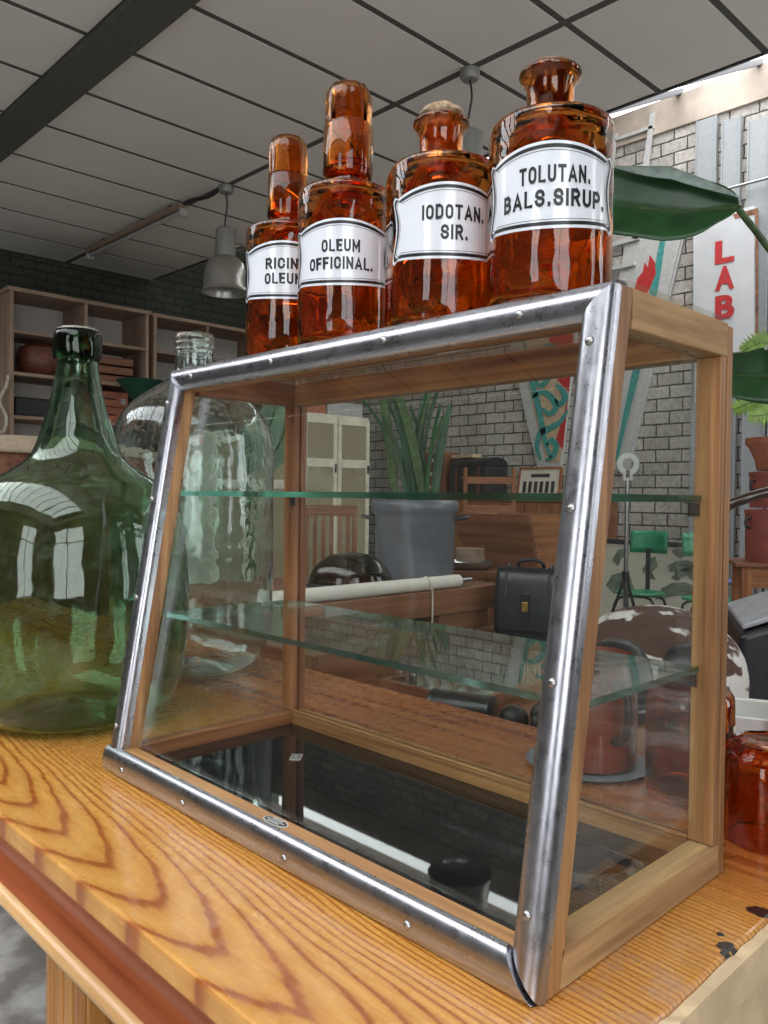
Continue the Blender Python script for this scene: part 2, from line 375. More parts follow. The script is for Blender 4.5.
GLY['C'] = (w_, [[(.5, .68)]+arcp(.25, .72, .25, .28, 0, 180)+arcp(.25, .28, .25, .28, 180, 360)+[(.5, .32)]])
GLY['S'] = (w_, [[(.49, .72)]+arcp(.25, .74, .24, .26, 10, 180)+[(.02, .66), (.12, .55), (.38, .47), (.49, .36)]+arcp(.25, .26, .25, .26, 10, -180)])
GLY['.'] = (.06, [[(.03, -.09+.09), (.03, .07)]])
GLY[' '] = (.2, [])
def stroke_text(txt, width, height, sw=.205, gap=.17):
    vs = []; fs = []; x = 0; h = 1-sw; sk = 0
    for ch in txt:
        adv, lines = GLY[ch]
        for ln in lines:
            P = [(x+a+sw/2, sw/2+b_*h) for a, b_ in ln]; n = len(P); L_ = []; sk = (sk+1) % 5
            for i, p in enumerate(P):
                a = P[max(i-1, 0)]; c = P[min(i+1, n-1)]; d = Vector((c[0]-a[0], c[1]-a[1])).normalized()
                if 0 < i < n-1:
                    d1 = Vector((p[0]-a[0], p[1]-a[1])).normalized(); nn = Vector((-d.y, d.x)); k_ = 1/max(.55, nn.dot(Vector((-d1.y, d1.x)))); s_ = nn*(sw/2*k_)
                else:
                    s_ = Vector((-d.y, d.x))*(sw/2)
                    e = d*(sw/2)*(1 if i else -1); p = (p[0]+e.x, p[1]+e.y)
                L_.append(((p[0]+s_.x, p[1]+s_.y), (p[0]-s_.x, p[1]-s_.y)))
            for (a, b_), (c, e) in zip(L_, L_[1:]):
                q = len(vs); vs += [(*v_, sk) for v_ in (a, b_, e, c)]; fs.append((q, q+1, q+2, q+3))
        x += adv+sw+gap
    x1 = x-gap
    return [((a-x1/2)/x1*width, (b_-.5)*height, q*height*.004) for a, b_, q in vs], fs

# ------------------------------------------------------------------ the room
YB, XL, ZC, XR, YF = 5.6, -7.5, 2.67, 3.2, -4.0
struct(MB().box(XL-.2, XR+.2, YF-.2, YB+.2, FLOOR-.1, FLOOR).build('floor', FLOORM))
b = MB().box(XL, XR+.2, YB, YB+.25, FLOOR, 3.17); struct(b.build('wall_back', BRICKB))
struct(MB().box(XL, XR+.2, YB-.03, YB+.25, 3.17, 3.42).build('trim_1', PLASTER))
struct(MB().box(XL-.25, XL, YF, YB+.25, FLOOR, 3.9).build('wall_left', BRICKL))
def window_wall(name, along, fixed, thick, wins, lo, hi, z0, z1, zt):
    m = MB()
    def bx(a0, a1, za, zb):
        if along == 'x': m.box(a0, a1, fixed, fixed+thick, za, zb)
        else: m.box(fixed, fixed+thick, a0, a1, za, zb)
    bx(lo, hi, FLOOR, z0); bx(lo, hi, z1, zt)
    cur = lo
    for a, c in wins: bx(cur, a, z0, z1); cur = c
    bx(cur, hi, z0, z1)
    struct(m.build(name, WALLD))
wf = [(.5, 1.7)]; wr = [(-3.5, -1.0), (1.35, 1.85), (2.85, 4.15)]  # last right-wall window is unseen, added to brighten the back of the room
window_wall('wall_front', 'x', YF-.2, .2, wf, XL, XR+.2, -.1, 2.1, ZC)
window_wall('wall_right', 'y', XR, .2, wr, YF, YB, -.1, 2.1, 3.4)
k = 0
for along, wins in (('x', wf), ('y', wr)):
    for a, c in wins:
        k += 1; m = MB(); w = .05
        def bb(p0, p1, z0, z1):
            if along == 'x': m.box(p0, p1, YF-.13, YF-.07, z0, z1)
            else: m.box(XR+.07, XR+.13, p0, p1, z0, z1)
        bb(a, a+w, -.1, 2.1); bb(c-w, c, -.1, 2.1); bb(a, c, -.1, -.1+w); bb(a, c, 2.1-w, 2.1)
        bb((a+c)/2-.02, (a+c)/2+.02, -.1, 2.1); bb(a, c, 1.3, 1.34)
        struct(m.build('window_%d' % k, WHITEP))
# ceiling: boards on a dark grid, open roof light over the camera side and glazed strip along the back wall
YE = 4.05
RL = (-6.6, 2.4, -2.9, -.75)
m = MB()
def slab(x0, x1, y0, y1): m.box(x0, x1, y0, y1, ZC+.003, ZC+.12)
slab(XL, RL[0], YF, YE); slab(RL[1], XR, YF, YE); slab(RL[0], RL[1], YF, RL[2]); slab(RL[0], RL[1], RL[3], YE)
xs = [-.87-.6*i for i in range(-7, 12)]; ys = [-3.9, -2.9, -1.46, -.02, 1.42, 1.645, 3.06, 4.05]
xs = sorted(x for x in xs if XL < x < XR); xs = [XL]+xs+[XR]
for xa, xb in zip(xs, xs[1:]):
    for ya, yb in zip(ys, ys[1:]):
        if xb-xa < .1 or (ya, yb) == (1.42, 1.645): continue
        y_1 = ya
        if xb > RL[0] and xa < RL[1] and yb > RL[2] and ya < RL[3]:
            if yb > RL[3]+.1 and ya < RL[3]: y_1 = RL[3]
            else: continue
        gx = .020; gy = .026 if ya > 1.5 else .017
        m.box(xa+gx, xb-gx, y_1+gy, yb-(.026 if 3 < yb < 3.1 else .012), ZC, ZC+.02, 1)
struct(m.build('ceiling', [CEILG, CEILP]))
struct(MB().box(XL, XR, 1.42, 1.645, ZC-.035, ZC+.02).build('trim_2', CEILG))
struct(MB().box(XL, -2.3, YE, YB, 3.55, 3.7).box(XL, -2.3, YE-.05, YE, ZC, 3.6).build('trim_3', CEILP))
m = MB()
for i in range(-6, 5):
    x = -.87+.6*i*1.0+(-.04)
    if -2.3 < x < XR: m.hexa([(x-.02, YE-.02, ZC+.0), (x+.02, YE-.02, ZC+.0), (x+.02, YB, 3.425), (x-.02, YB, 3.425), (x-.02, YE-.02, ZC+.06), (x+.02, YE-.02, ZC+.06), (x+.02, YB, 3.47), (x-.02, YB, 3.47)])
m.box(-2.3, XR, YE-.03, YE+.01, ZC-.0, ZC+.08)
struct(m.build('trim_4', DKSTEEL))
m = MB()
for i in range(16):
    x = RL[0]+.03+i*(RL[1]-RL[0]-.06)/15; m.box(x-.02, x+.02, RL[2], RL[3], ZC+.03, ZC+.09)
struct(m.build('trim_5', DKSTEEL))

# ------------------------------------------------------------------ counter table
T = thing('counter_table', 'large varnished pine counter table with moulded edge in the foreground', 'table', (-.2, .18, FLOOR))
X0, X1, Y0, Y1 = -1.55, .635, -.135, .495
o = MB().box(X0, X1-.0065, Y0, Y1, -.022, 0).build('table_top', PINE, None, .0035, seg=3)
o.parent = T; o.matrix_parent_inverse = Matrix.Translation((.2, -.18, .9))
def mould(prof, xa, xb, mat, name, smooth=True):
    n = len(prof); vs = [(xa, y, z) for y, z in prof]+[(xb, y, z) for y, z in prof]
    fs = [(i, i+1, n+i+1, n+i) for i in range(n-1)]+[tuple(range(n)), tuple(range(n, 2*n))[::-1]]
    return MB().add(vs, fs, smooth).build(name, mat, T, sharp=50)
cove = [(-.08, -.0225), (-.1325, -.0225)]+[(-.1325+.006*sin(i*pi/10)-.0075*(i/10)**2, -.0225-.034*i/10) for i in range(1, 11)]+[(-.08, -.058)]
mould(cove, X0+.01, X1-.035, REDCOVE, 'cove_moulding')
bead = [(-.08, -.0575)]+[(-.137-.011*sin(a), -.0655+.0080*cos(a)) for a in [i*pi/8 for i in range(9)]]+[(-.08, -.0735)]
mould(bead, X0+.01, X1-.035, BEAD, 'bead_moulding')
MB().box(X0+.02, X1-.035, -.10, Y1-.02, -.105, -.0225).build('apron', REDOAK['x'], T)
def fluted_leg(xa, xb, ya, yb, mat):
    m = MB().box(xa, xb, ya, yb, FLOOR, -.10)
    w = xb-xa; n = 4
    for i in range(n):
        c = xa+w*(i+.5)/n
        m.prism([(c+(w/n*.38)*cos(a), ya-.006*sin(a)*1.2) for a in [j*pi/6 for j in range(7)]], FLOOR+.1, -.105)
    return m.build('leg', mat, T, .0015)
pl = on_y(50, 975, -.095).x
PINEZ = wood('striped_pine_z', (.20, .05, .012), (.58, .29, .08), 'z', .3, .5, 60, .02, .3)
fluted_leg(pl, pl+.085, -.095, -.03, PINEZ)
fluted_leg(X1-.15, X1-.05, -.095, -.03, PINEZ)
fluted_leg(pl, pl+.085, Y1-.10, Y1-.03, PINEZ)
MB().box(pl+.085, X1-.15, -.07, -.05, FLOOR+.05, -.1).build('front_panel', REDOAK['x'], T)
m = MB().box(X1-.05, X1-.008, -.10, Y1-.01, FLOOR, -.03)
m.build('end_panel', CREAMEND, T, .002)
# chipped cream-painted end strip under the top's right edge
m = MB(); n = 60; rnd = random.Random(3); prev = None; vs = []; fs = []
for i in range(n+1):
    y = Y0+(Y1-Y0)*i/n; j = rnd.uniform(-.0016, .0012)
    vs += [(X1-.02, y, -.0223), (X1-.0062, y, -.0223), (X1-.0062, y, -.0018+rnd.uniform(-.0018, .0006)), (X1+.0008+j*.6, y, -.0042+j), (X1+.002, y, -.030), (X1-.02, y, -.030)]
for i in range(n):
    for q in range(6): fs.append((i*6+q, i*6+(q+1) % 6, i*6+6+(q+1) % 6, i*6+6+q))
fs += [(0, 1, 2, 3, 4, 5), tuple(n*6+q for q in range(5, -1, -1))]
MB().add(vs, fs).build('end_strip', CREAMEND, T)

# ------------------------------------------------------------------ glass display case
W, D, H, SL = .574, .2577, .45, .0753
def yf(z): return SL*z/H
K = thing('display_case', 'sloping glass display case with oak frame and metal edging on the counter', 'display case', (W/2, D/2, 0.0005))
Z0 = .0006
def stile(xa, xb, mat):
    t = .021
    return MB().hexa([(xa, yf(0)+.003, Z0), (xb, yf(0)+.003, Z0), (xb, yf(0)+t, Z0), (xa, yf(0)+t, Z0), (xa, yf(H)+.003, H), (xb, yf(H)+.003, H), (xb, yf(H)+t, H), (xa, yf(H)+t, H)]).build('front_stile', mat, K, .001)
stile(W-.022, W, OAK['z']); stile(0, .022, OAK['z'])
def post(xa, xb, gx, mat):   # grooved back corner post
    m = MB().box(xa, xb, D-.021, D-.0125, .0273, H-.0275).box(xa, xb, D-.0095, D, Z0, H-.002).box(xa+.003, xb-.003, D-.0125, D-.0095, .0273, H-.0275)
    return m.build('back_post', mat, K, .0009)
post(W-.021, W, 0, OAK['z']); post(0, .021, 0, REDOAK['z'])  # left post redder: its shade is put into the oak colour
def siderail(xa, xb, mat, out):
    m = MB().box(xa, xb, yf(.0)+.0215, D-.0099, Z0, .0265)
    o = m.build('bottom_rail', mat, K, .0012)
    m = MB().box(xa, xb, yf(H)+.0214, D-.0099, H-.0275, H); m.build('top_rail', mat, K, .0012)
siderail(W-.021, W, PALEOAK, 1); siderail(0, .021, REDOAK['y'], -1)  # left rails redder too, with shade put into the oak colour
MB().box(.0215, W-.0215, D-.0215, D-.0005, Z0, .0265).box(.0215, W-.0215, D-.0215, D-.016, .0267, .0295).box(.0215, W-.0215, D-.011, D-.006, .0267, .0295).build('bottom_rail', OAK['x'], K, .001)
MB().box(.0215, W-.0215, D-.0215, D-.0005, H-.0275, H).build('top_rail', OAK['x'], K, .001)
MB().box(.0225, W-.0225, .0018, .0185, Z0, .0266).build('bottom_rail', OAK['x'], K, .001)
MB().box(.0225, W-.0225, SL+.003, SL+.021, H-.024, H-.0005).build('top_rail', OAK['x'], K, .001)
MB().box(.0225, W-.0225, .0190, D-.022, .008, .012).build('base_panel', BLACKGL, K)
# metal edging: rounded caps along the four front edges
def cap(prof, p0, p1, e0, e1, ax='x', m0=None, m1=None):     # prof in (a,b); edge vectors per end; m0, m1 cut the ends to a mitre
    n = len(prof); dr_ = (Vector(p1)-Vector(p0)).normalized(); m0 = m0 or (lambda a, b_: 0); m1 = m1 or (lambda a, b_: 0)
    vs = [tuple(Vector(p0)+dr_*m0(a, b_)+Vector(e0[0])*a+Vector(e0[1])*b_) for a, b_ in prof]+[tuple(Vector(p1)+dr_*m1(a, b_)+Vector(e1[0])*a+Vector(e1[1])*b_) for a, b_ in prof]
    fs = [(i, (i+1) % n, n+(i+1) % n, n+i) for i in range(n)]+[tuple(range(n))[::-1], tuple(range(n, 2*n))]
    return MB().add(vs, fs, True).build('metal_trim', ALU[ax], K, sharp=50)
arc = [(.0165*cos(a)-.0, .0165*sin(a)) for a in [i*pi/2/10 for i in range(11)]]
# bottom: quarter-round nose; a = forward (-y), b = up
pb = [(-.0005, .0)]+[(-.0005, .0272), (.0005, .0280)]+[(.001+.0095*sin(a), .0120+.0160*cos(a)) for a in [i*pi/2/8 for i in range(1, 9)]]+[(.0095, .005), (.0075, .001), (.003, 0)]
cap(pb, (-.001, .001, Z0), (W-.0015, .001, Z0), ((0, -1, 0), (0, 0, 1)), ((0, -1, 0), (0, 0, 1)), 'x', None, lambda a, b_: -b_*.80-.0008)
pt = [(-.0145, .001), (-.010, .0025), (-.005, .0025)]+[(-.005+.0125*sin(a), -.010+.0125*cos(a)) for a in [i*pi/2/8 for i in range(1, 9)]]+[(.0068, -.017), (.0045, -.022), (.0020, -.024), (-.001, -.024), (-.002, -.0)]
cap(pt[::-1], (-.001, SL, H), (W-.0005, SL, H), ((0, -1, 0), (0, 0, 1)), ((0, -1, 0), (0, 0, 1)), 'x', lambda a, b_: -min(0, b_)*.95, lambda a, b_: min(0, b_)*.95)
nrm = Vector((0, -H, SL)).normalized()
ps = [(.0002, -.004)]+[(.0118-.0116*cos(a), .0098*sin(a)**.8 if 0 < a < pi-.01 else 0) for a in [i*pi/12 for i in range(13)]]+[(.0234, -.004), (.0226, -.0035), (.001, -.0035)]
for xx in (W-.0232, -.0003):
    rt = xx > .1
    cap(ps[::-1], (xx, yf(0)-.000+.0015, Z0), (xx, SL+.0015, H-.0005), ((1, 0, 0), tuple(nrm)), ((1, 0, 0), tuple(nrm)), 'z', (lambda a, b_: (.0234-a)*1.15) if rt else (lambda a, b_: .026), (lambda a, b_: -(.0234-a)*1.0) if rt else (lambda a, b_: -a*1.0))
# rivets
def rivet(p, d):
    M = frame_from(p, Vector(d).orthogonal(), Vector(d).cross(Vector(d).orthogonal()))
    MB().lathe([(.0034, -.0005), (.0034, .0004), (.0027, .0014), (.0014, .002), (0, .0022)], 14, M=M).build('rivet', STEEL, K)
for z in (.05, .19, .30, .41): 
    for xx in (W-.0114, .0115): rivet((xx, yf(z)-.0094+.0015, z+.0012), nrm)
for x in (.045, .17, .33, .47): rivet((x, -.0092, .0125), (0, -1, .1))
for x in (.05, .20, .36, .50): rivet((x, SL-.0072, H-.011), (0, -1, .1))
# panes
MB().hexa([(.0222, yf(.028)+.0125, .0300), (W-.0222, yf(.028)+.0125, .0300), (W-.0222, yf(.028)+.0150, .0300), (.0222, yf(.028)+.0150, .0300), (.0222, yf(H)+.0125, H-.0250), (W-.0222, yf(H)+.0125, H-.0250), (W-.0222, yf(H)+.0150, H-.0250), (.0222, yf(H)+.0150, H-.0250)]).build('front_glass', PANE, K)
MB().box(.0215, W-.0215, D-.0140, D-.0115, .0296, H-.028).build('back_glass', PANE, K)
for xa in (.009, W-.0115):
    MB().hexa([(xa, yf(.03)+.0215, .0268), (xa+.0025, yf(.03)+.0215, .0268), (xa+.0025, D-.0215, .0268), (xa, D-.0215, .0268), (xa, yf(H)+.0215, H-.028), (xa+.0025, yf(H)+.0215, H-.028), (xa+.0025, D-.0215, H-.028), (xa, D-.0215, H-.028)]).build('side_glass', PANE, K)
MB().box(.0005, W-.0005, SL+.0155, D-.0015, H+.0004, H+.0044).build('top_glass', PANE, K)
def shelf(z, y0):
    m = MB(); x0, x1, y1, t = .0135, W-.0135, D-.0228, .0055
    v = [(x0, y0, z), (x1, y0, z), (x1, y1, z), (x0, y1, z), (x0, y0, z+t), (x1, y0, z+t), (x1, y1, z+t), (x0, y1, z+t)]
    m.add(v, [(0, 3, 2, 1), (4, 5, 6, 7)], False, 0); m.add(v, [(0, 1, 5, 4), (1, 2, 6, 5), (2, 3, 7, 6), (3, 0, 4, 7)], False, 1)
    # slightly ragged front edge
    o = m.build('glass_shelf', [SHELFG, EDGEG], K)
    for xx in (x0+.001, x1-.012):
        q = MB().box(xx, xx+.010, D-.0222, D-.0212, z-.012, z-.0002).box(xx, xx+.010, D-.0285, D-.0223, z-.0016, z-.0002)
        q.lathe([(0, -.0032), (.0024, -.003), (.003, -.0015), (.003, 0)], 10, M=frame_from((xx+.0055, D-.0222, z-.010), (1, 0, 0), (0, 0, 1))) if False else None
        q.build('shelf_bracket', DKSTEEL, K)
shelf(.1665, .060); shelf(.3055, .078)
# oval maker's sticker on the front bottom rail
sp = on_y(274, 822, .024); sx = sp.x
m = MB()
def ell(a, b_, n=32): return [(a*cos(2*pi*i/n), b_*sin(2*pi*i/n)) for i in range(n)]
MS = TR(.294, .0090, .0267)
m.prism(ell(.0160, .0066), 0, .0004, MS, 0); m.prism(ell(.0146, .0054), .0004, .0006, MS, 1)
for yy, ww in ((.0028, .014), (-.0028, .016)):
    for i in range(7): m.box(-ww/2+i*ww/7, -ww/2+i*ww/7+ww/11, yy-.0010, yy+.0010, .0006, .0008, 0, MS)
m.box(-.012, .012, -.0003, .0003, .0006, .0008, 0, MS)
m.build('oval_sticker', [plain('silver_print', (.55, .55, .53), .4), INK], K)
# small card added on the black base in place of a reflection
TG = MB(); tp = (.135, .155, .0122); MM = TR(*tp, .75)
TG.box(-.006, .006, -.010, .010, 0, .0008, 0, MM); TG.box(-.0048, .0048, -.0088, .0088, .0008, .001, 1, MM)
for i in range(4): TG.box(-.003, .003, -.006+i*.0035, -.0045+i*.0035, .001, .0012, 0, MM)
tag(TG.build('reflection_card', [WHITEP, INK], None, loc=tp), 'tiny black and white card added as a reflected mark on the black base inside the display case', 'card')

# ------------------------------------------------------------------ apothecary bottles
BZ = H+.0047
def label_outline():
    pts = []
    for i in range(25):
        u = -.86+1.72*i/24; pts.append((u, .76+.23*cos(pi*u/1.72)))
    pts += [(.89, .79), (.94, .85), (.99, .76)]
    for i in range(9):
        t = i/8; pts.append((1.0-.105*sin(pi*t), .74-1.48*t))
    pts += [(1.0, -.84), (.95, -.90), (.91, -.86)]
    for i in range(25):
        u = .86-1.72*i/24; pts.append((u, -.83-.10*cos(pi*u/1.72)))
    pts += [(-.91, -.86), (-.95, -.90), (-1.0, -.84)]
    for i in range(9):
        t = i/8; pts.append((-1.0+.105*sin(pi*t), -.74+1.48*t))
    pts += [(-.99, .76), (-.94, .85), (-.89, .79)]
    return pts
LO = label_outline()
def bottle(px, yb, lab, lines, th, phi0, prof_top, shoulder, zt, tx=0, lean=0, lc=.541, lh=.034, lw=.060):
    loc = on_y(px, 490, yb); loc.z = BZ
    toc = math.atan2(CC.y-loc.y, CC.x-loc.x)            # towards the viewer's side of the case
    rz = toc+pi/2+R(th)
    B = thing('apothecary_bottle', lab, 'bottle', loc, rz, 'amber apothecary bottles on top of the display case')
    r, h = .0485, .010; zs = shoulder-BZ
    out = [(0, 0, .004), (.036, h, .004), (.041, h, .0), (.0465, h, .0015), (.0485, h, .006), (.0485, h, zs-.0035), (.0481, h, zs-.001), (.0465, h*.97, zs+.001), (.042, h*.9, zs+.002), (.032, h*.6, zs+.0035)]
    inn = [(.028, h*.5, zs-.001), (.040, h*.8, zs-.003), (.0445, h, zs-.008), (.0450, h, .013), (.041, h, .009), (.03, h*.8, .0085), (0, 0, .010)]
    prof = out+[(rr, 0, z-BZ) for rr, z in prof_top]+inn
    MB().lathe(prof, 72).build('glass_body', AMBER, B, local=True, sharp=60)
    # fused enamel label following the bowed front
    def wrap(a, v, off):
        ang = a/r+R(phi0)
        return ((r+off)*sin(ang), -h-(r+off)*cos(ang), v)
    z0 = lc-BZ
    def patch(s0, s1, off, mi, m, shrink=0):
        n = len(LO); rings = []
        nr = 10 if s0 == 0 else 1
        vs = []; fs = []
        def P(u, v, s): 
            # scale by an even inset rather than a pure zoom
            iu = (lw-(1-s)*lw*.9)/lw; iv = (lh-(1-s)*lw*.9)/lh
            return wrap(u*lw*iu, z0+v*lh*iv, off)
        if s0 == 0:
            for q in range(nr+1):
                f = q/nr
                for u, v in LO:
                    iu = (lw-(1-s1)*lw*.9); iv = (lh-(1-s1)*lw*.9)
                    vs.append(wrap(u*f*iu, z0+v*f*iv, off))
            for q in range(nr):
                for i in range(n): fs.append((q*n+i, q*n+(i+1) % n, (q+1)*n+(i+1) % n, (q+1)*n+i))
        else:
            for s_ in (s0, s1):
                for u, v in LO: vs.append(P(u, v, s_))
            for i in range(n): fs.append((i, (i+1) % n, n+(i+1) % n, n+i))
        m.add(vs, fs, True, mi)
        return vs
    m = MB(); patch(0, 1.0, .0007, 0, m)
    n = len(LO); e0 = [wrap(u*lw, z0+v*lh, .0007) for u, v in LO]; e1 = [wrap(u*lw, z0+v*lh, -.0003) for u, v in LO]
    m.add(e0+e1, [(i, (i+1) % n, n+(i+1) % n, n+i) for i in range(n)], True, 0)
    L = m.build('label', ENAMEL, B, local=True)
    m = MB(); patch(.955, .900, .0009, 0, m); patch(.872, .864, .0009, 0, m); m.build('label_border', INK, L, local=True)
    m = MB()
    for txt, w, hh, dz, bold in lines:
        vs, fs = stroke_text(txt, w, hh)
        m.add([wrap(x+tx, z0+dz+y, .0010+q) for x, y, q in vs], fs, False)
    m.build('lettering', INK, L, local=True)
    return B, r
def stopper(B, zb, z1, z2, r1, r2, mat, tilt=(0, 0)):
    n = 12
    m = MB(); M = Matrix.Rotation(tilt[0], 4, 'X') @ Matrix.Rotation(tilt[1], 4, 'Y')
    c = zb-BZ
    pr = [(0, c+.006), (r1*.62, c+.006), (r1*.80, c), (r1*.93, c+.001), (r1, c+.006), (r1*.985, z1-BZ-.002), (r1*.93, z1-BZ), (r2*.97, z1-BZ+.001)]
    top = z2-BZ; hh = top-(z1-BZ)
    dome = [(r2*.97, z1-BZ+.001), (r2*.98, top-hh*.42), (r2*.95, top-hh*.26), (r2*.80, top-hh*.10), (r2*.5, top-hh*.02), (0, top)]
    inn = [(0, top-.004), (r2*.45, top-.005), (r2*.7, top-hh*.14-.002), (r2*.80, top-hh*.3), (r2*.82, z1-BZ), (r1*.84, z1-BZ-.004), (r1*.84, c+.010), (r1*.6, c+.009), (0, c+.009)]
    m.lathe(pr+dome+inn, 96, wob=lambda a, z: 1+(.05*abs(sin(a*5)) if z > z1-BZ else 0))
    return m.build('stopper', STOPG, B, local=True, sharp=45)
ST = 'oiled'
def neck(zs, zl, rn, rl, lip=.008, t=.0035):
    return [(rn+.005, zs+.005), (rn+.001, zs+.009), (rn, zs+.014), (rn, zl-lip-.008), (rn+.001, zl-lip-.003), (rl-.0015, zl-.0052), (rl, zl-.0035), (rl-.0002, zl-.0012), (rl-.0015, zl), (rn-t+.003, zl-.001), (rn-t, zl-.006), (rn-t, zs+.010), (rn-t+.003, zs+.002)]
s4 = .6035
b4, _ = bottle(544.5, .153, 'amber bottle with white enamel label TOLUTAN. BALS.SIRUP.', [('TOLUTAN.', .0545, .0132, .0090, .028), ('BALS.SIRUP.', .0830, .0132, -.0088, .028)], 10, -12, neck(s4, .6540, .0190, .0255), s4, .664, tx=.0045)
MB().lathe([(0, .167), (.0145, .167), (.0150, .198), (.0155, .1995), (.012, .2025), (0, .2035)], 24).build('cork', DKCORK, b4, local=True)
MB().lathe([(0, .2037), (.010, .2037), (.0150, .2020), (.0165, .2045), (.012, .2070), (0, .2080)], 24, wob=lambda a, z: 1+.08*sin(5*a)).build('cork_crust', CORK, b4, local=True)
s3 = .6035
b3, _ = bottle(437, .153, 'amber corked bottle with white enamel label IODOTAN. SIR.', [('IODOTAN.', .0560, .0128, .0080, .028), ('SIR.', .0235, .0128, -.0092, .028)], 14, -7, neck(s3, .6525, .0198, .0262, .0085), s3, .664, tx=.004, lc=.5425)
MB().lathe([(0, .165), (.0150, .165), (.0158, .1965), (.0175, .199), (.0205, .2025), (.0195, .207), (.013, .2115), (0, .2125)], 28, wob=lambda a, z: 1+.05*sin(4*a+z*900)).build('cork', CORK, b3, local=True)
s2 = .6175
b2, _ = bottle(345, .158, 'amber bottle with domed glass stopper and white label OLEUM OFFICINAL.', [('OLEUM', .0380, .0122, .0070, .028), ('OFFICINAL.', .0660, .0122, -.0100, .028)], -14, 9, [(.026, s2+.005), (.0215, s2+.007), (.020, s2+.010), (.020, s2+.036), (.0165, s2+.036), (.0165, s2+.008), (.0185, s2+.001)], s2, .66, lc=.5450)
stopper(b2, s2+.020, .692, .7365, .0262, .0238, AMBER)
s1 = .6175
b1, _ = bottle(285.5, .186, 'amber bottle with glass stopper, label RICINI OLEUM, leftmost of the four', [('RICINI', .0410, .0125, .0080, .028), ('OLEUM', .0430, .0125, -.0088, .028)], 0, -4, [(.026, s1+.005), (.0215, s1+.007), (.020, s1+.010), (.020, s1+.036), (.0165, s1+.036), (.0165, s1+.008), (.0185, s1+.001)], s1, .65, tx=-.001, lc=.5600)
stopper(b1, s1+.016, .686, .7345, .0240, .0232, AMBER, (0, 0))

# ------------------------------------------------------------------ demijohns
def hollow(prof, t):
    inn = []
    n = len(prof)
    for i, (r, z) in enumerate(prof):
        a = prof[max(i-1, 0)]; b_ = prof[min(i+1, n-1)]; d = Vector((b_[0]-a[0], b_[1]-a[1])).normalized()
        inn.append((max(r-t*d.y, .0), z+t*d.x))
    return inn
def smooth_prof(P, k=4):
    out = []
    for i in range(len(P)-1):
        p0, p1, p2, p3 = P[max(i-1, 0)], P[i], P[i+1], P[min(i+2, len(P)-1)]
        for j in range(k):
            t = j/k
            out.append(tuple(.5*((2*p1[q])+(-p0[q]+p2[q])*t+(2*p0[q]-5*p1[q]+4*p2[q]-p3[q])*t*t+(-p0[q]+3*p1[q]-3*p2[q]+p3[q])*t**3) for q in (0, 1)))
    return out+[P[-1]]
g = at(77, 600, 1.115)
G = thing('demijohn', 'big green glass demijohn with dark collar, at the left end of the counter', 'demijohn', (g.x, g.y, .0008))
P = [(.03, .012), (.085, .004), (.112, .006), (.130, .026), (.143, .065), (.149, .12), (.150, .17), (.147, .22), (.140, .265), (.128, .297), (.110, .320), (.085, .336), (.064, .352), (.054, .37), (.046, .395), (.036, .43), (.030, .46), (.0265, .486)]
P = smooth_prof(P, 4); I = hollow(P, .0035)
prof = [(0, .02)]+P+[(.024, .527)]+[(.021, .527)]+[(max(r, .001), z) for r, z in I[::-1]]+[(0, .026)]
MB().lathe(prof, 96).build('glass_body', GREEN, G, local=True, sharp=60)
DKGREEN = glass('dark_green_collar_glass', (.05, .13, .05), .03, 1.4, .3, 20)
MB().lathe([(.0268, .486), (.0300, .487), (.0318, .493), (.0320, .515), (.0305, .523), (.0285, .526), (.0242, .5275), (.0242, .51), (.0268, .486)], 48, wob=lambda a, z: 1+.012*sin(3*a+z*80)).build('collar', DKGREEN, G, local=True)
MB().lathe([(.0195, .508), (.0205, .5285), (.0235, .531), (.026, .5295), (.0285, .5275)], 40, wob=lambda a, z: 1+.02*sin(7*a)).build('chipped_rim', plain('chipped_pale_rim', (.42, .40, .34), .5, var=.5, scale=90), G, local=True)
c = at(193, 600, 1.405)
Cj = thing('demijohn', 'big clear aqua glass demijohn with screw neck behind the green one', 'demijohn', (c.x, c.y, .0008))
P = smooth_prof([(.03, .012), (.07, .002), (.100, .008), (.122, .035), (.134, .08), (.137, .14), (.1375, .34), (.1365, .385), (.130, .420), (.116, .447), (.090, .472), (.060, .492), (.040, .507), (.033, .522), (.032, .545)], 4)
I = hollow(P, .003)
thr = []
for i in range(13): z = .548+.0026*i; thr.append((.0325+(.0018 if i % 4 in (1, 2) else 0), z))
MB().lathe([(0, .02)]+P+thr+[(.030, .5815), (.0285, .58), (.0285, .55)]+[(max(r, .001), z) for r, z in I[::-1]]+[(0, .025)], 96).build('glass_body', CLEAR, Cj, local=True, sharp=60)

# ------------------------------------------------------------------ amber jars and jug on the right
def lerp_prof(P, k=3): return smooth_prof(P, k)
j = at(689, 760, .84)
J = thing('amber_jar', 'tall round-shouldered amber glass jar behind the right end of the case', 'jar', (j.x, j.y, .0006))
r = .0435
P = [(.0, .006), (.030, .004), (.036, .0), (.041, .002), (r, .008), (r, .098), (.0425, .106), (.038, .113), (.031, .1155), (.0290, .117), (.0290, .120)]
MB().lathe(P+[(.0292, .1215), (.0292, .123), (.0285, .124), (.026, .124), (.026, .118), (.030, .1125), (.036, .109), (.040, .104), (.0405, .014), (.036, .010), (0, .011)], 64).build('glass_body', AMBERJ, J, local=True, sharp=50)
MB().lathe([(0, .1275), (.030, .1275), (.0325, .1265), (.0325, .1180), (.0318, .1175), (.0318, .1250), (0, .1252)], 48).build('lid', plain('dark_brown_lid', (.05, .015, .008), .4), J, local=True)
m = MB(); n = 20
rr = r+.0005; a0 = math.atan2(-1, .9)+.9
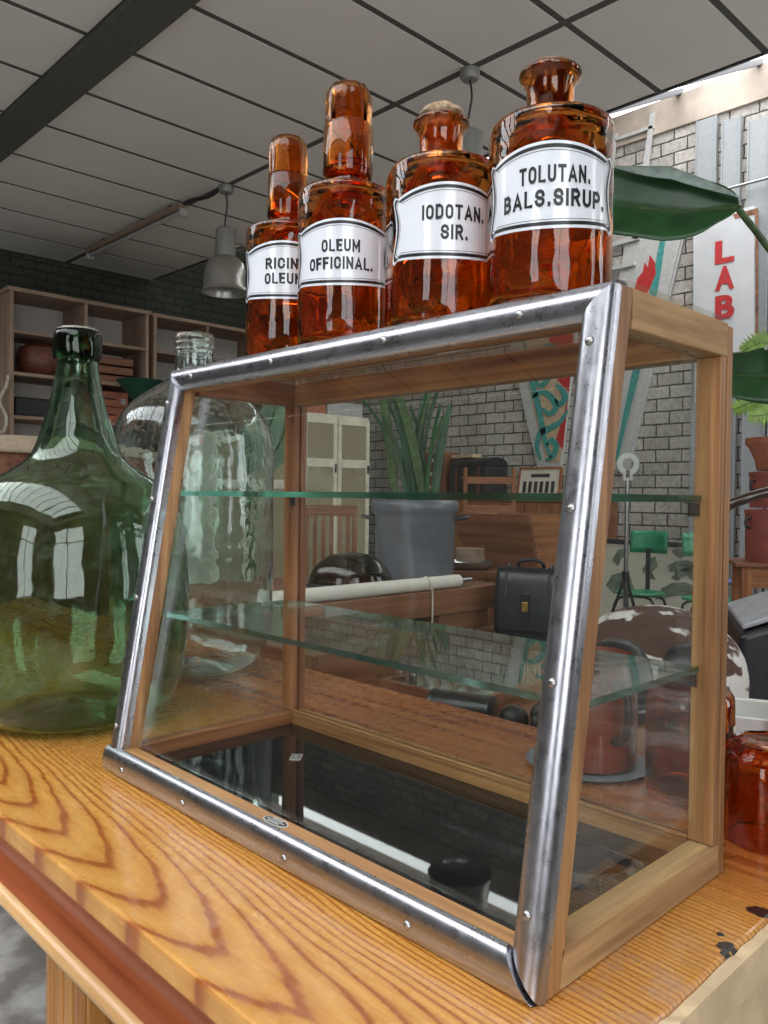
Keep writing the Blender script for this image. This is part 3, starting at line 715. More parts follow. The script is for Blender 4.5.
m.grid(lambda u, v: ((rr)*cos(a0+u*1.1), rr*sin(a0+u*1.1), .045+v*.035), 12, 1); m.build('paper_label', PAPER, J, local=True, solid=.0003)
q = at(773, 800, .735)
Q = thing('amber_jar', 'squat faceted amber glass jar turned upside down at the right end of the counter', 'jar', (q.x, q.y, .0006))
r = .0435
def fac(a, z): return 1+.028*abs(sin(a*5))
P = [(.0385, .0), (.0425, .0005), (r, .006), (r, .062), (.0425, .072), (.039, .080), (.033, .086), (.024, .0885), (0, .089)]
P2 = [(0, .084), (.022, .0835), (.030, .081), (.035, .076), (.038, .070), (.039, .060), (.039, .006), (.0385, .0)]
MB().lathe(P+P2, 80, wob=fac).build('glass_body', AMBERD, Q, local=True, sharp=50)
MB().lathe([(.0436, .0755), (.0405, .0825), (.0345, .0885), (.0335, .0865), (.0385, .0805), (.0424, .0745), (.0436, .0755)], 60, wob=lambda a, z: 1+.02*sin(10*a)).build('beaded_ring', AMBERD, Q, local=True)
u = at(588, 740, .935)
U = thing('jug', 'rust red glazed jug with dark handle behind the right end of the case', 'jug', (u.x, u.y, .0052))
r = .0545
MB().lathe([(0, 0), (r-.003, 0), (r, .003), (r, .100), (r-.002, .108), (r-.005, .113), (r-.006, .118), (r-.002, .122), (r-.004, .124), (r-.009, .118), (r-.009, .112), (r-.005, .100), (r-.005, .008), (0, .006)], 64).build('jug_body', REDENAM, U, local=True)
hd = (Vector((CC.x, CC.y, 0))-Vector((u.x, u.y, 0))).normalized(); hr = Vector((hd.y*-1, hd.x, 0)); hdir = (hd*.86+hr*.50).normalized()
hp = [hdir*(r-.002)+Vector((0, 0, .098)), hdir*(r+.014)+Vector((0, 0, .101)), hdir*(r+.024)+Vector((0, 0, .092)), hdir*(r+.026)+Vector((0, 0, .068)), hdir*(r+.018)+Vector((0, 0, .045)), hdir*(r-.002)+Vector((0, 0, .036))]
def spline(pts, k=6):
    out = []; pts = [Vector(p) for p in pts]
    for i in range(len(pts)-1):
        p0, p1, p2, p3 = pts[max(i-1, 0)], pts[i], pts[i+1], pts[min(i+2, len(pts)-1)]
        for j_ in range(k):
            t = j_/k; out.append(.5*((2*p1)+(-p0+p2)*t+(2*p0-5*p1+4*p2-p3)*t*t+(-p0+3*p1-3*p2+p3)*t**3))
    return out+[pts[-1]]
MB().tube(spline(hp), .0048, 12).build('handle', plain('dark_red_brown', (.035, .015, .01), .3), U, local=True)
tag(MB().lathe([(0, 0), (.050, 0), (.066, .0015), (.070, .004), (.066, .0045), (.05, .0035), (0, .0035)], 48, c=(u.x, u.y, .0006)).build('saucer', plain('blue_grey_enamel', (.22, .25, .30), .3), None, loc=(u.x, u.y, .0006)), 'thin blue-grey saucer under the rust red jug', 'saucer')
d0 = at(746, 700, .965)
DM = TR(d0.x, d0.y, .0008, R(22)) 
m = MB(); s0, s1, hh, t = .036, .050, .060, .005
def quadring(a, z): return [(-a, -a, z), (a, -a, z), (a, a, z), (-a, a, z)]
vs = quadring(s0, 0)+quadring(s1, hh)+quadring(s1-t, hh)+quadring(s0-t*.6, t)
fs = [(3, 2, 1, 0)]+[(i, (i+1) % 4, 4+(i+1) % 4, 4+i) for i in range(4)]+[(4+i, 4+(i+1) % 4, 8+(i+1) % 4, 8+i) for i in range(4)]+[(8+i, 8+(i+1) % 4, 12+(i+1) % 4, 12+i) for i in range(4)]+[(12, 13, 14, 15)]
m.add([tuple(DM @ Vector(p)) for p in vs], fs)
tag(m.build('square_bowl', PORCEL, None, .003, seg=3, loc=(d0.x, d0.y, .0008)), 'white square porcelain bowl with flaring sides at the back edge of the counter', 'bowl')
wk = at(816, 720, .89)
tag(MB().lathe([(0, 0), (.040, 0), (.044, .004), (.046, .08), (.0475, .125), (.046, .130), (.043, .126), (.041, .08), (.040, .008), (0, .006)], 40, c=(wk.x, wk.y, .0008), wob=lambda a, z: 1+.012*sin(24*a)*sin(z*520)).build('wicker_basket', WICKER, None, loc=(wk.x, wk.y, .0008)), 'yellowish woven wicker basket cut off by the right edge of the photo', 'basket')

# ------------------------------------------------------------------ low workbench behind the counter
BT = -.09
LB = thing('workbench', 'low dark wooden workbench directly behind the counter', 'workbench', (-.6, .9, FLOOR))
MB().box(-1.7, .45, .56, 1.05, BT-.04, BT).build('bench_top', DARKWOOD['x'], LB, .003)
for xx in (-1.65, .33):
    for yy in (.60, .94): MB().box(xx, xx+.07, yy, yy+.07, FLOOR, BT-.0402).build('leg', DARKWOOD['z'], LB, .003)
MB().box(-1.58, .23, .62, .64, BT-.14, BT-.0402).build('apron', DARKWOOD['x'], LB)
def crate(name, label, cx, cy, z, w, d, h, rz, mat, dividers=(), cat='crate', wt=.012):
    o = thing(name, label, cat, (cx, cy, z), rz)
    MB().box(-w/2, w/2, -d/2, d/2, 0, .008).build('crate_bottom', mat['x'], o, local=True)
    for a, b_, c_, e in ((-w/2, w/2, -d/2, -d/2+wt), (-w/2, w/2, d/2-wt, d/2)): MB().box(a, b_, c_, e, .0082, h).build('side', mat['x'], o, .001, True)
    for a in (-w/2, w/2-wt): MB().box(a, a+wt, -d/2+wt+.0002, d/2-wt-.0002, .0082, h).build('end', mat['y'], o, .001, True)
    for dx in dividers: MB().box(dx-.004, dx+.004, -d/2+wt+.0002, d/2-wt-.0002, .0082, h-.006).build('divider', RAWWOOD['y'], o, local=True)
    return o
crate('wooden_crate', 'open dark wooden crate with pale dividers on the low workbench', -.72, .80, BT+.0005, .62, .36, .072, 0, DARKWOOD, (-.18, .02, .2))
crate('wooden_crate', 'shallow wooden tray holding small clear glass jars on the workbench', -.19, .86, BT+.0005, .24, .30, .032, 0, DARKWOOD, ())
jp = None; kk = 0
JARG = glass('small_jar_glass', (.95, .97, .95), .02, 1.45)
for ix in range(6):
    for iy in range(7):
        x = -.19-.095+ix*.038; y = .86-.115+iy*.038
        if jp is None:
            jp = tag(MB().lathe([(0, .001), (.014, 0), (.0155, .003), (.0155, .048), (.011, .055), (.011, .064), (.0095, .064), (.0095, .054), (.0135, .046), (.0135, .006), (0, .005)], 20).build('glass_jar', JARG), 'small clear glass jar standing in the shallow wooden tray', 'jar', 'small jars in the tray on the workbench'); o = jp
        else: o = jp.copy(); COL.objects.link(o)
        o.location = (x, y, BT+.0092)
# black cylinder case lying down and three black balls
p = at(468, 700, 1.32)
M = TR(-.045, .652, BT+.032, R(18)) @ Matrix.Rotation(R(90), 4, 'Y')
tag(MB().lathe([(0, -.050), (.027, -.051), (.030, -.055), (.0315, -.052), (.0315, -.044), (.0300, -.042), (.030, .046), (.0315, .048), (.0315, .056), (.028, .058), (0, .056)], 40, M=M).build('cylindrical_case', BLACKLEA, None, loc=(-.045, .652, BT)), 'shiny black cylindrical case lying on the workbench beside the black balls', 'case')
BALLR = .025
for (bx_, by_, dz, lb) in ((.038, .690, 0, 'matt black ball on the workbench nearest the black cylindrical case'), (.092, .702, 0, 'matt black ball on the workbench, farthest right of the three'), (.060, .747, 0, 'matt black ball on the workbench, rearmost of the three')):
    m = MB().lathe([(BALLR*sin(a)*(1), -BALLR*cos(a)+BALLR) for a in [i*pi/20 for i in range(21)]], 40)
    o = tag(m.build('leather_ball', BLACKMAT), lb, 'ball', 'black balls on the workbench'); o.location = (bx_, by_, BT+.0005)

# ------------------------------------------------------------------ long bench with the paper roll
bx0 = -1.2; BH = -.05
LBn = thing('long_bench', 'long wooden work bench with a paper roll along its edge', 'bench', (-1.55, 1.5, FLOOR))
MB().box(-1.95, bx0, 1.12, 2.27, BH-.095, BH).build('bench_top', DARKWOOD['y'], LBn, .004)
for xx in (-1.9, -1.33):
    for yy in (1.18, 2.0): MB().box(xx, xx+.09, yy, yy+.09, FLOOR, BH-.0952).build('leg', DARKWOOD['z'], LBn, .003)
MB().box(-1.30, -1.22, 1.9, 2.2, BH-.17, BH-.0952).build('bracket', DARKWOOD['y'], LBn, .003)
MB().box(bx0-.03, bx0+.003, 2.2705, 2.274, BH-.095, BH+.002).box(bx0+.0002, bx0+.003, 2.235, 2.274, BH-.095, BH+.002).build('metal_corner', WHITEP, LBn)
RP = [(bx0-.03, 1.13, BH+.026), (bx0-.03, 2.02, BH+.026)]
rl = thing('paper_roll', 'long cream paper roll lying along the edge of the long bench', 'paper roll', (bx0-.03, 1.4, BH+.001))
MB().tube(RP, .025, 24).build('roll', ROLLP, rl)
MB().tube([(bx0-.03, 2.0201, BH+.026), (bx0-.03, 2.10, BH+.026)], .008, 12).build('rod_end', STEEL, rl)
sy = 1.83
MB().tube(spline([(bx0-.055, sy, BH+.02), (bx0-.03, sy, BH+.053), (bx0-.002, sy, BH+.03), (bx0+.006, sy+.004, BH-.02), (bx0+.006, sy+.002, BH-.16), (bx0+.007, sy, BH-.32)]), .0035, 8).build('string', ROPE, rl)
# grey planter with strappy plant
pc = at(415, 545, 3.42); px_, py_ = pc.x, pc.y
PL = thing('planter_pot', 'large grey enamelled stock pot used as a planter on the long bench', 'pot', (px_, py_, BH+.001))
MB().lathe([(0, .0), (.160, 0), (.166, .006), (.168, .27), (.176, .285), (.183, .30), (.184, .325), (.176, .338), (.171, .340), (.168, .335), (.160, .30), (.158, .02), (0, .02)], 72).build('pot_body', ENGREY, PL, local=True)
hr_ = Vector((CR.x, CR.y, 0)).normalized()
for sg in (-1, 1):
    e = hr_*sg; f_ = Vector((-e.y, e.x, 0))
    MB().tube(spline([e*.168+f_*.05+Vector((0, 0, .262)), e*.20+f_*.045+Vector((0, 0, .266)), e*.222+Vector((0, 0, .270)), e*.20-f_*.045+Vector((0, 0, .266)), e*.168-f_*.05+Vector((0, 0, .262))]), .008, 10).build('handle', DKSTEEL, PL, local=True)
MB().lathe([(0, .30), (.155, .30), (.158, .295)], 40).build('soil', SOIL, PL, local=True)
def blade(m, path, w, up, cup=.2, pleat=0, n=10, mi=0):
    P = spline(path, 5); N = len(P)-1
    up = Vector(up)
    def fn(u_, v_):
        i = min(int(v_*N+.5), N); p_ = P[i]; d = (P[min(i+1, N)]-P[max(i-1, 0)]).normalized()
        s_ = d.cross(up).normalized(); nn = s_.cross(d).normalized(); a = (u_-.5)*2
        ww = w(v_); return tuple(p_+s_*(a*ww)+nn*(cup*ww*abs(a)+(pleat*sin(v_*N*2.2)*abs(a) if pleat else 0)))
    m.grid(fn, n, N, mi)
SP = thing('strappy_plant', 'plant with long upright green strap stems growing in the grey pot', 'plant', (px_, py_, BH+.301))
rn = random.Random(11)
for i in range(15):
    a = i*2.4; rad = .02+.07*rn.random(); base = Vector((cos(a)*rad, sin(a)*rad, 0)); sd = (i % 5-2)*.040-.025+rn.uniform(-.02, .02)
    L = rn.uniform(.38, .60)
    lean = hr_*sd*1.5+Vector((cos(a), sin(a), 0))*.05
    m = MB(); blade(m, [base, base+lean*.35+Vector((0, 0, L*.4)), base+lean*.85+Vector((0, 0, L*.75)), base+lean*1.5+Vector((0, 0, L))], lambda t: .008*(1-.55*t)+.002 if i % 3 else .017*(sin(pi*min(1, t*.9+.1))**.6)+.003, (CF.x*-1, CF.y*-1, 0), .3, n=4)
    m.build('leaf', LEAF if i % 4 else STEM, SP, local=True, solid=.003)
# smoky glass dome on bench
dm = at(351, 562, 3.12)
DO = thing('glass_dome', 'dark smoky oval glass dome lying on the long bench before the grey pot', 'dome', (dm.x, dm.y, BH+.001), math.atan2(CR.y, CR.x))
prof = [(1, 0), (1.0, .012), (.97, .04), (.86, .075), (.66, .105), (.40, .124), (0, .132)]
def dfn(s_): 
    sp_ = smooth_prof(prof, 3); mm = MB()
    full = [(r_*s_, z_*s_) for r_, z_ in sp_]
    return full
mm = MB(); full = [(r_*.155, z_) for r_, z_ in smooth_prof(prof, 3)]; inn = [(max(r_-.004, 0), max(z_-.004, 0.0)) for r_, z_ in full][::-1]
mm.lathe(full+inn, 64, M=Matrix.Diagonal((1.06, .66, 1.05, 1))); mm.build('dome_glass', SMOKE, DO, local=True)
mm = MB().lathe([(.150, -.0), (.163, .003), (.163, .014), (.157, .018), (.150, .015)], 64, M=Matrix.Diagonal((1.06, .66, 1, 1)) @ Matrix.Translation((0, 0, .001))); mm.build('dark_rim', DKSTEEL, DO, local=True)
mm = MB().lathe([(0, .004), (.10, .006), (.125, .03), (.10, .06), (0, .065)], 40, M=Matrix.Diagonal((1.0, .62, .8, 1))); mm.build('inner_tray', DARKWOOD['x'], DO, local=True)

# satchel
sc_ = at(528, 592, 3.2)
SZ = .30
tb = thing('side_table', 'small dark table carrying the leather satchel beyond the long bench', 'table', (sc_.x-.03, sc_.y+.16, FLOOR), R(12))
TH = .64
MB().box(-.30, .22, -.20, .17, TH-.03, TH).build('table_top', DARKWOOD['x'], tb, .003, True)
for xx in (-.28, .16):
    for yy in (-.18, .11): MB().box(xx, xx+.04, yy, yy+.04, 0, TH-.0302).build('leg', DARKWOOD['z'], tb, .002, True)
SA = thing('leather_satchel', 'worn black leather satchel with flap and brass lock leaning on the small table', 'satchel', (sc_.x, sc_.y+.02, FLOOR+TH+.001), R(22))
w, dd, hh = .125, .075, .27
mm = MB(); mm.hexa([(-w, -dd, 0), (w, -dd, 0), (w, dd, 0), (-w, dd, 0), (-w*.92, -dd*.55, hh), (w*.92, -dd*.55, hh), (w*.92, dd*.55, hh), (-w*.92, dd*.55, hh)])
mm.build('body', BLACKLEA, SA, .018, True, seg=4)
mm = MB()
FP = spline([(0, dd*.45, hh+.004), (0, 0, hh+.016), (0, -dd*.62, hh+.006), (0, -dd*.95, hh*.72), (0, -dd*1.16, hh*.30), (0, -dd*1.18, hh*.18)], 5)
nF = len(FP)-1
mm.grid(lambda a, b_: ((a-.5)*2*w*(1.0-.10*max(0, b_-.8)*5*abs(a-.5)*2), FP[int(b_*nF+.5)].y-.004*sin(a*pi), FP[int(b_*nF+.5)].z), 10, nF)
mm.build('flap', BLACKLEA, SA, local=True, solid=.006)
MB().box(-.018, .018, -dd*1.26, -dd*1.02, hh*.30, hh*.72).build('strap', BLACKLEA, SA, .003, True)
MB().box(-.012, .012, -dd*1.34, -dd*1.22, hh*.46, hh*.60).lathe([(0, 0), (.006, 0), (.006, .004), (0, .005)], 12, M=frame_from((0, -dd*1.33, hh*.54), (1, 0, 0), (0, 0, -1))).build('brass_lock', BRASS, SA, .002, True)
MB().tube(spline([(-.05, 0, hh+.014), (-.045, -.01, hh+.040), (0, -.012, hh+.050), (.045, -.01, hh+.040), (.05, 0, hh+.014)]), .008, 10).build('handle', BLACKLEA, SA, local=True)
for sx_ in (-.085, .085): MB().tube(spline([(sx_, dd*.5, hh), (sx_, -.01, hh+.026), (sx_, -dd*.7, hh+.006), (sx_, -dd*1.02, hh*.66)]), .006, 8).build('belt', BLACKLEA, SA, local=True)
# second darker bag beside it
S2 = thing('black_bag', 'soft black bag slumped on the small table left of the satchel', 'bag', (sc_.x-.17, sc_.y+.13, FLOOR+TH+.001), R(40))
mm = MB(); mm.hexa([(-.08, -.06, 0), (.08, -.06, 0), (.08, .06, 0), (-.08, .06, 0), (-.07, -.03, .20), (.07, -.035, .235), (.07, .03, .235), (-.07, .03, .20)]); mm.build('body', BLACKLEA, S2, .02, True, seg=4)
MB().tube(spline([(-.05, -.02, .20), (-.06, -.05, .25), (0, -.06, .27), (.05, -.05, .255), (.06, -.02, .225)]), .008, 10).build('handle', BLACKLEA, S2, local=True)

# bowls on a stand
bw = at(470, 560, 3.9)
bs = thing('tray_table', 'small wooden stand holding the stacked metal bowls behind the bench', 'stand', (bw.x, bw.y, FLOOR), R(20))
MB().box(-.2, .2, -.14, .14, .83, .86).build('table_top', DARKWOOD['x'], bs, .003, True)
for xx in (-.18, .14):
    for yy in (-.12, .08): MB().box(xx, xx+.04, yy, yy+.04, 0, .8298).build('leg', DARKWOOD['z'], bs, .002, True)
MB_ = lambda pr, m_, nm, lb, loc: tag(MB().lathe(pr, 40).build(nm, m_), lb, nm.split('_')[-1])
o = MB_([(0, 0), (.09, 0), (.115, .02), (.12, .035), (.117, .036), (.085, .008), (0, .006)], STEEL, 'wide_bowl', 'wide shallow metal bowl at the bottom of the stack on the stand', 0); o.location = (bw.x, bw.y, FLOOR+.861)
o = MB_([(0, 0), (.066, 0), (.07, .006), (.068, .055), (.072, .06), (.066, .062), (0, .060)], RAWWOOD['x'], 'round_tin', 'round pale tin standing on the wide metal bowl', 0); o.location = (bw.x, bw.y, FLOOR+.8976)

# ladder-back chair, trough, picture
lc_ = at(487, 520, 4.9)
CH = thing('ladder_back_chair', 'reddish wooden ladder-back chair in front of the block wall', 'chair', (lc_.x, lc_.y, FLOOR), R(35))
seat = .68
MB().box(-.17, .17, -.18, .17, seat-.025, seat).build('seat', DARKWOOD['x'], CH, .005, True)
for xx in (-.15, .15):
    MB().tube([(xx, .16, 0), (xx, .16, seat), (xx, .175, seat+.71)], [.016, .017, .014], 10).build('leg', REDOAK['z'], CH, local=True)
    MB().tube([(xx, -.15, 0), (xx, -.15, seat-.02)], [.015, .017], 10).build('leg', REDOAK['z'], CH, local=True)
for z in (seat+.26, seat+.45, seat+.63): MB().box(-.14, .14, .160, .174, z-.022, z+.022).build('back_rail', REDOAK['x'], CH, .003, True)
for z in (.2, .38): MB().box(-.14, .14, -.157, -.143, z-.01, z+.01).build('stretcher', REDOAK['x'], CH, .002, True)
tr = at(512, 535, 4.25)
TG_ = thing('wooden_trough', 'long brown wooden trough with sloping sides on trestles', 'trough', (tr.x-.03, tr.y+.02, FLOOR), R(-4))
w = .27; z0, z1 = .82, 1.12
mm = MB(); mm.hexa([(-w*.62, -.10, z0), (w, -.10, z0), (w, -.085, z0), (-w*.62, -.085, z0), (-w, -.20, z1), (w*1.1, -.20, z1), (w*1.1, -.185, z1), (-w, -.185, z1)]); mm.build('front_board', DARKWOOD['x'], TG_, .002, True)
mm = MB(); mm.hexa([(-w*.62, .085, z0), (w, .085, z0), (w, .10, z0), (-w*.62, .10, z0), (-w, .185, z1), (w*1.1, .185, z1), (w*1.1, .20, z1), (-w, .20, z1)]); mm.build('back_board', DARKWOOD['x'], TG_, .002, True)
MB().box(-w*.62, w, -.0848, .0848, z0, z0+.015).build('bottom_board', DARKWOOD['x'], TG_, .002, True)
for s_, x_a, x_b in ((-1, -w*.62, -w), (1, w, w*1.1)):
    mm = MB(); t_ = .015*s_; mm.hexa([(x_a, -.084, z0+.0155), (x_a-t_, -.084, z0+.0155), (x_a-t_, .084, z0+.0155), (x_a, .084, z0+.0155), (x_b, -.184, z1), (x_b-t_, -.184, z1), (x_b-t_, .184, z1), (x_b, .184, z1)]); mm.build('end_board', REDOAK['y'], TG_, .0, True)
for xx in (-.12, .22):
    for yy in (-.13, .13): MB().hexa([(xx-.025, yy*1.5-.025, 0), (xx+.025, yy*1.5-.025, 0), (xx+.025, yy*1.5+.025, 0), (xx-.025, yy*1.5+.025, 0), (xx-.025, yy*.4-.025, z0-.0005), (xx+.025, yy*.4-.025, z0-.0005), (xx+.025, yy*.4+.025, z0-.0005), (xx-.025, yy*.4+.025, z0-.0005)]).build('leg', DARKWOOD['z'], TG_, .002, True)
# shelf ledge on wall with crate, trunk, framed picture
sh0 = on_y(425, 480, YB-.3); sh1 = on_y(600, 480, YB-.3)
LZ = .315
SD = thing('wall_sideboard', 'low brown sideboard against the block wall under the trunks', 'sideboard', ((sh0.x+sh1.x)/2, YB-.25, FLOOR))
a0_, a1_ = sh0.x-.35, sh1.x+.0
MB().box(a0_, a1_, YB-.48, YB-.02, FLOOR+.08, LZ-.025).build('body', DARKWOOD['x'], SD, .003)
MB().box(a0_-.02, a1_+.02, YB-.50, YB-.01, LZ-.0248, LZ).build('top', REDOAK['x'], SD, .003)
for i in range(4):
    xa = a0_+.03+i*(a1_-a0_-.06)/4; xb = xa+(a1_-a0_-.06)/4-.02
    dr = MB().box(xa, xb, YB-.495, YB-.4802, FLOOR+.14, LZ-.06).build('door', REDOAK['z'], SD, .003)
    MB().lathe([(0, 0), (.012, 0), (.014, .012), (0, .02)], 14, M=frame_from((xb-.04, YB-.4952, (FLOOR+LZ)/2), (1, 0, 0), (0, 0, -1) if False else (0, 0, 1))).build('knob', BRASS, dr)
for xx in (a0_+.02, a1_-.08): MB().box(xx, xx+.06, YB-.46, YB-.06, FLOOR, FLOOR+.0798).build('foot', DARKWOOD['y'], SD)
def on_ledge(px, w): return on_y(px, 480, YB-.28).x
x = on_ledge(441, 0)
DC = thing('drawer_crate', 'small brown wooden drawer box with two pale label plates on the sideboard', 'drawer box', (x, YB-.28, LZ+.001), R(8))
MB().box(-.13, .13, -.12, .12, 0, .40).build('body', DARKWOOD['z'], DC, .004, True)
for i in range(3):
    d_ = MB().box(-.115, .115, -.128, -.1202, .02+i*.125, .13+i*.125).build('drawer', REDBROWN, DC, .003, True)
    MB().box(-.045, .045, -.1315, -.1282, .06+i*.125, .09+i*.125).build('label_plate', WHITEP, d_, local=True)
x = on_ledge(478, 0)
TK = thing('trunk', 'dark domed travelling trunk with lighter lid edge beside the drawer box', 'trunk', (x+.02, YB-.30, LZ+.001), R(-6))
MB().box(-.23, .23, -.14, .14, 0, .26).build('body', BLACKMAT, TK, .01, True)
mm = MB().prism([(.14*cos(a), .08*sin(a)) for a in [i*pi/14 for i in range(15)]], -.23, .23, M=frame_from((0, 0, .262), (0, 1, 0), (0, 0, 1)), smooth=True); mm.build('lid', BLACKLEA, TK, local=True)
for xx in (-.14, .14): MB().box(xx-.012, xx+.012, -.1455, -.1402, .01, .258).build('strap', REDBROWN, TK, local=True)
MB().tube(spline([(-.05, -.1402, .17), (-.04, -.165, .155), (.04, -.165, .155), (.05, -.1402, .17)]), .007, 8).build('handle', BRASS, TK, local=True)
x = on_ledge(470, 0)
tag(MB().box(-.16, .12, -.06, .06, 0, .03, M=TR(x-.02, YB-.29, LZ+.346, R(-6))).build('flat_box', TAN, None, .003, loc=(x, YB-.29, LZ+.346)), 'flat pale tan box lying on top of the dark trunk', 'box')
x = on_ledge(535, 0)
FR = thing('framed_picture', 'wood framed picture of a pale colonnade leaning on the wall above the trough', 'picture', (x, YB-.24, LZ+.001))
MM = Matrix.Rotation(R(-10), 4, 'X')
w, h = .20, .235
MB().box(-w, w, 0, .012, 0, h, M=MM).build('picture', PAPER, FR, local=True)
for a in ((-w-.02, -w, -.008, .014, -.0, h+.0), (w, w+.02, -.008, .014, 0, h)): MB().box(*a, M=MM).build('frame_side', REDOAK['z'], FR, .002, True)
MB().box(-w-.02, w+.02, -.008, .014, h, h+.02, M=MM).build('frame_top', REDOAK['x'], FR, .002, True)
mm = MB()
for i in range(6): mm.box(-.165+i*.058, -.130+i*.058, -.002, -.0002, .03, .13, M=MM)
mm.box(-.09, .10, -.002, -.0002, .165, .195, M=MM); mm.build('printed_columns', DKSTEEL, FR, local=True)

# ------------------------------------------------------------------ leaning painted boards and things on the back wall
def wpt(px, py, y=YB-.12): return on_y(px, py, y)
def wall_prism(m, pts, y, t, mi=0):
    out = [(wpt(*p, y).x, wpt(*p, y).z) for p in pts]
    M = Matrix(((1, 0, 0, 0), (0, 0, -1, y), (0, 1, 0, 0), (0, 0, 0, 1)))
    m.prism(out, 0, t, M, mi); return m
def stroke(m, pts, y, r, mi=0):      # painted flat ribbon on a board face
    P_ = [Vector((wpt(*p, y).x, 0, wpt(*p, y).z)) for p in pts]; P_ = spline(P_, 5); n = len(P_)
    vs = []
    for i, p in enumerate(P_):
        d = (P_[min(i+1, n-1)]-P_[max(i-1, 0)]).normalized(); s_ = Vector((-d.z, 0, d.x)); ww = r*(.35+.65*sin(pi*min(.97, max(.03, i/(n-1)))))
        a, b_ = p+s_*ww, p-s_*ww; vs += [(a.x, y, a.z), (b_.x, y, b_.z), (a.x, y-.003, a.z), (b_.x, y-.003, b_.z)]
    fs = []
    for i in range(n-1):
        q = i*4; fs += [(q+2, q+3, q+7, q+6), (q, q+2, q+6, q+4), (q+1, q+5, q+7, q+3)]
    m.add(vs, fs, False, mi)
yA = YB-.001
A = thing('fairground_board', 'tapered wooden panel painted with teal scrolls on tan and red, narrow end down', 'painted panel', (wpt(549, 470, yA).x, yA, wpt(549, 470, yA).z-.002))
mm = MB(); wall_prism(mm, [(508, 330), (580, 318), (562, 474), (540, 472)], yA, .03); mm.build('board', WHITEP, A, .003)
mm = MB(); wall_prism(mm, [(520, 328), (574, 318), (560, 462), (546, 462), (541, 440), (533, 405)], yA-.0302, .003); mm.build('tan_field', TAN, A)
mm = MB(); wall_prism(mm, [(548, 330), (574, 325), (569, 392), (558, 380), (552, 360)], yA-.0334, .003); wall_prism(mm, [(568, 400), (563, 450), (556, 440)], yA-.0334, .003); mm.build('red_field', REDP, A)
mm = MB()
for pts in ([(524, 340), (530, 372), (538, 405), (545, 440), (551, 458)], [(527, 368), (536, 362), (545, 368), (548, 378), (541, 386), (536, 380)], [(532, 398), (542, 392), (552, 398), (556, 408), (549, 414), (543, 408)],
            [(541, 460), (537, 448), (540, 434), (550, 428), (560, 422), (568, 410)], [(546, 460), (553, 456), (556, 446), (551, 440), (547, 446)], [(556, 385), (562, 390), (565, 398), (560, 404), (555, 399)], [(540, 350), (550, 346), (556, 352), (552, 360), (545, 357)]):
    stroke(mm, pts, yA-.0368, .030)
mm.build('teal_scrolls', TEAL, A)
yB_ = YB-.001
B_ = thing('fairground_board', 'white leaning board with red flame motif and teal stripe left of the LAB sign', 'painted board', (wpt(615, 470, yB_).x, yB_, wpt(615, 470, yB_).z-.002))
mm = MB(); wall_prism(mm, [(634, 205), (694, 205), (630, 470), (586, 470)], yB_, .03); mm.build('board', WHITEP, B_, .003)
mm = MB(); stroke(mm, [(668, 215), (662, 245), (655, 285), (646, 325), (636, 372), (625, 420), (616, 462)], yB_-.0302, .035); mm.build('teal_stripe', TEAL, B_)
mm = MB(); wall_prism(mm, [(634, 292), (638, 278), (643, 272), (645, 262), (648, 268), (650, 255), (655, 262), (656, 274), (651, 286), (646, 296), (640, 300)], yB_-.0302, .004); mm.build('red_flame', REDP, B_)
mm = MB(); wall_prism(mm, [(684, 205), (690, 205), (626, 470), (619, 470)], yB_-.0302, .012); mm.build('raised_edge', WHITEP, B_)
yC = YB-.02
LSY = YB-.056
LS = thing('sign_board', 'white enamel sign with red vertical letters LAB on the grey planks', 'sign', (wpt(728, 345, YB-.1).x, YB-.1, 1.38))
mm = MB(); wall_prism(mm, [(697, 222), (758, 208), (757.5, 352), (697, 357)], YB-.0562, .0638); mm.build('sign_plate', SIGNW, LS, .002)
RUST = plain('rusty_edge', (.22, .10, .05), .8, var=.5, scale=18)
mm = MB(); wall_prism(mm, [(755.5, 214), (758.3, 212), (758, 351), (755.5, 351)], YB-.1202, .004); wall_prism(mm, [(733, 214.5), (758, 208), (758, 214), (735, 219)], YB-.1202, .003); mm.build('rusty_edge', RUST, LS)
lett = MB()
for ch, cy_, hpx in (('L', 251.5, 23), ('A', 278, 24), ('B', 307, 24)):
    P0 = wpt(725, cy_, YB-.1202); sc2 = (YB-.12-CC.y)/ray(725, cy_).y/FPX
    vs, fs = text_shape(ch, 17.5*sc2*1.12, hpx*sc2, .045)
    lett.add([(P0.x+a, YB-.1262, P0.z+b_) for a, b_ in vs], fs)
lett.build('lettering', REDP, LS)
for i, (pa, pb, lb) in enumerate(((696, 717, 'grey vertical plank on the wall left of the metal rail end'), (722, 741, 'grey vertical plank, middle one of three above the LAB sign'), (748, 771, 'grey vertical plank nearest the right edge of the photo'), (774, 792, 'grey vertical plank beyond the right edge of the others'))):
    xa, xb = wpt(pa, 115, YB-.05).x, wpt(pb, 115, YB-.05).x
    zt_ = wpt((pa+pb)/2, 118, YB-.05).z
    o = thing('wall_plank', lb, 'plank', ((xa+xb)/2, YB-.05, FLOOR), 0, 'grey planks standing against the block wall')
    MB().box(xa, xb, YB-.045, YB-.012, FLOOR, zt_).build('board', GREYP, o, .003)
    MB().box(xa, xa+.012, YB-.055, YB-.0452, FLOOR, zt_).box(xb-.012, xb, YB-.055, YB-.0452, FLOOR, zt_).build('flange', GREYP, o)
RZ = wpt(715, 192, YB-.14).z; rx0 = wpt(712, 192, YB-.14).x
o = thing('wall_rail', 'thin horizontal metal rail crossing the grey planks', 'rail', ((rx0+.0), YB-.14, RZ))
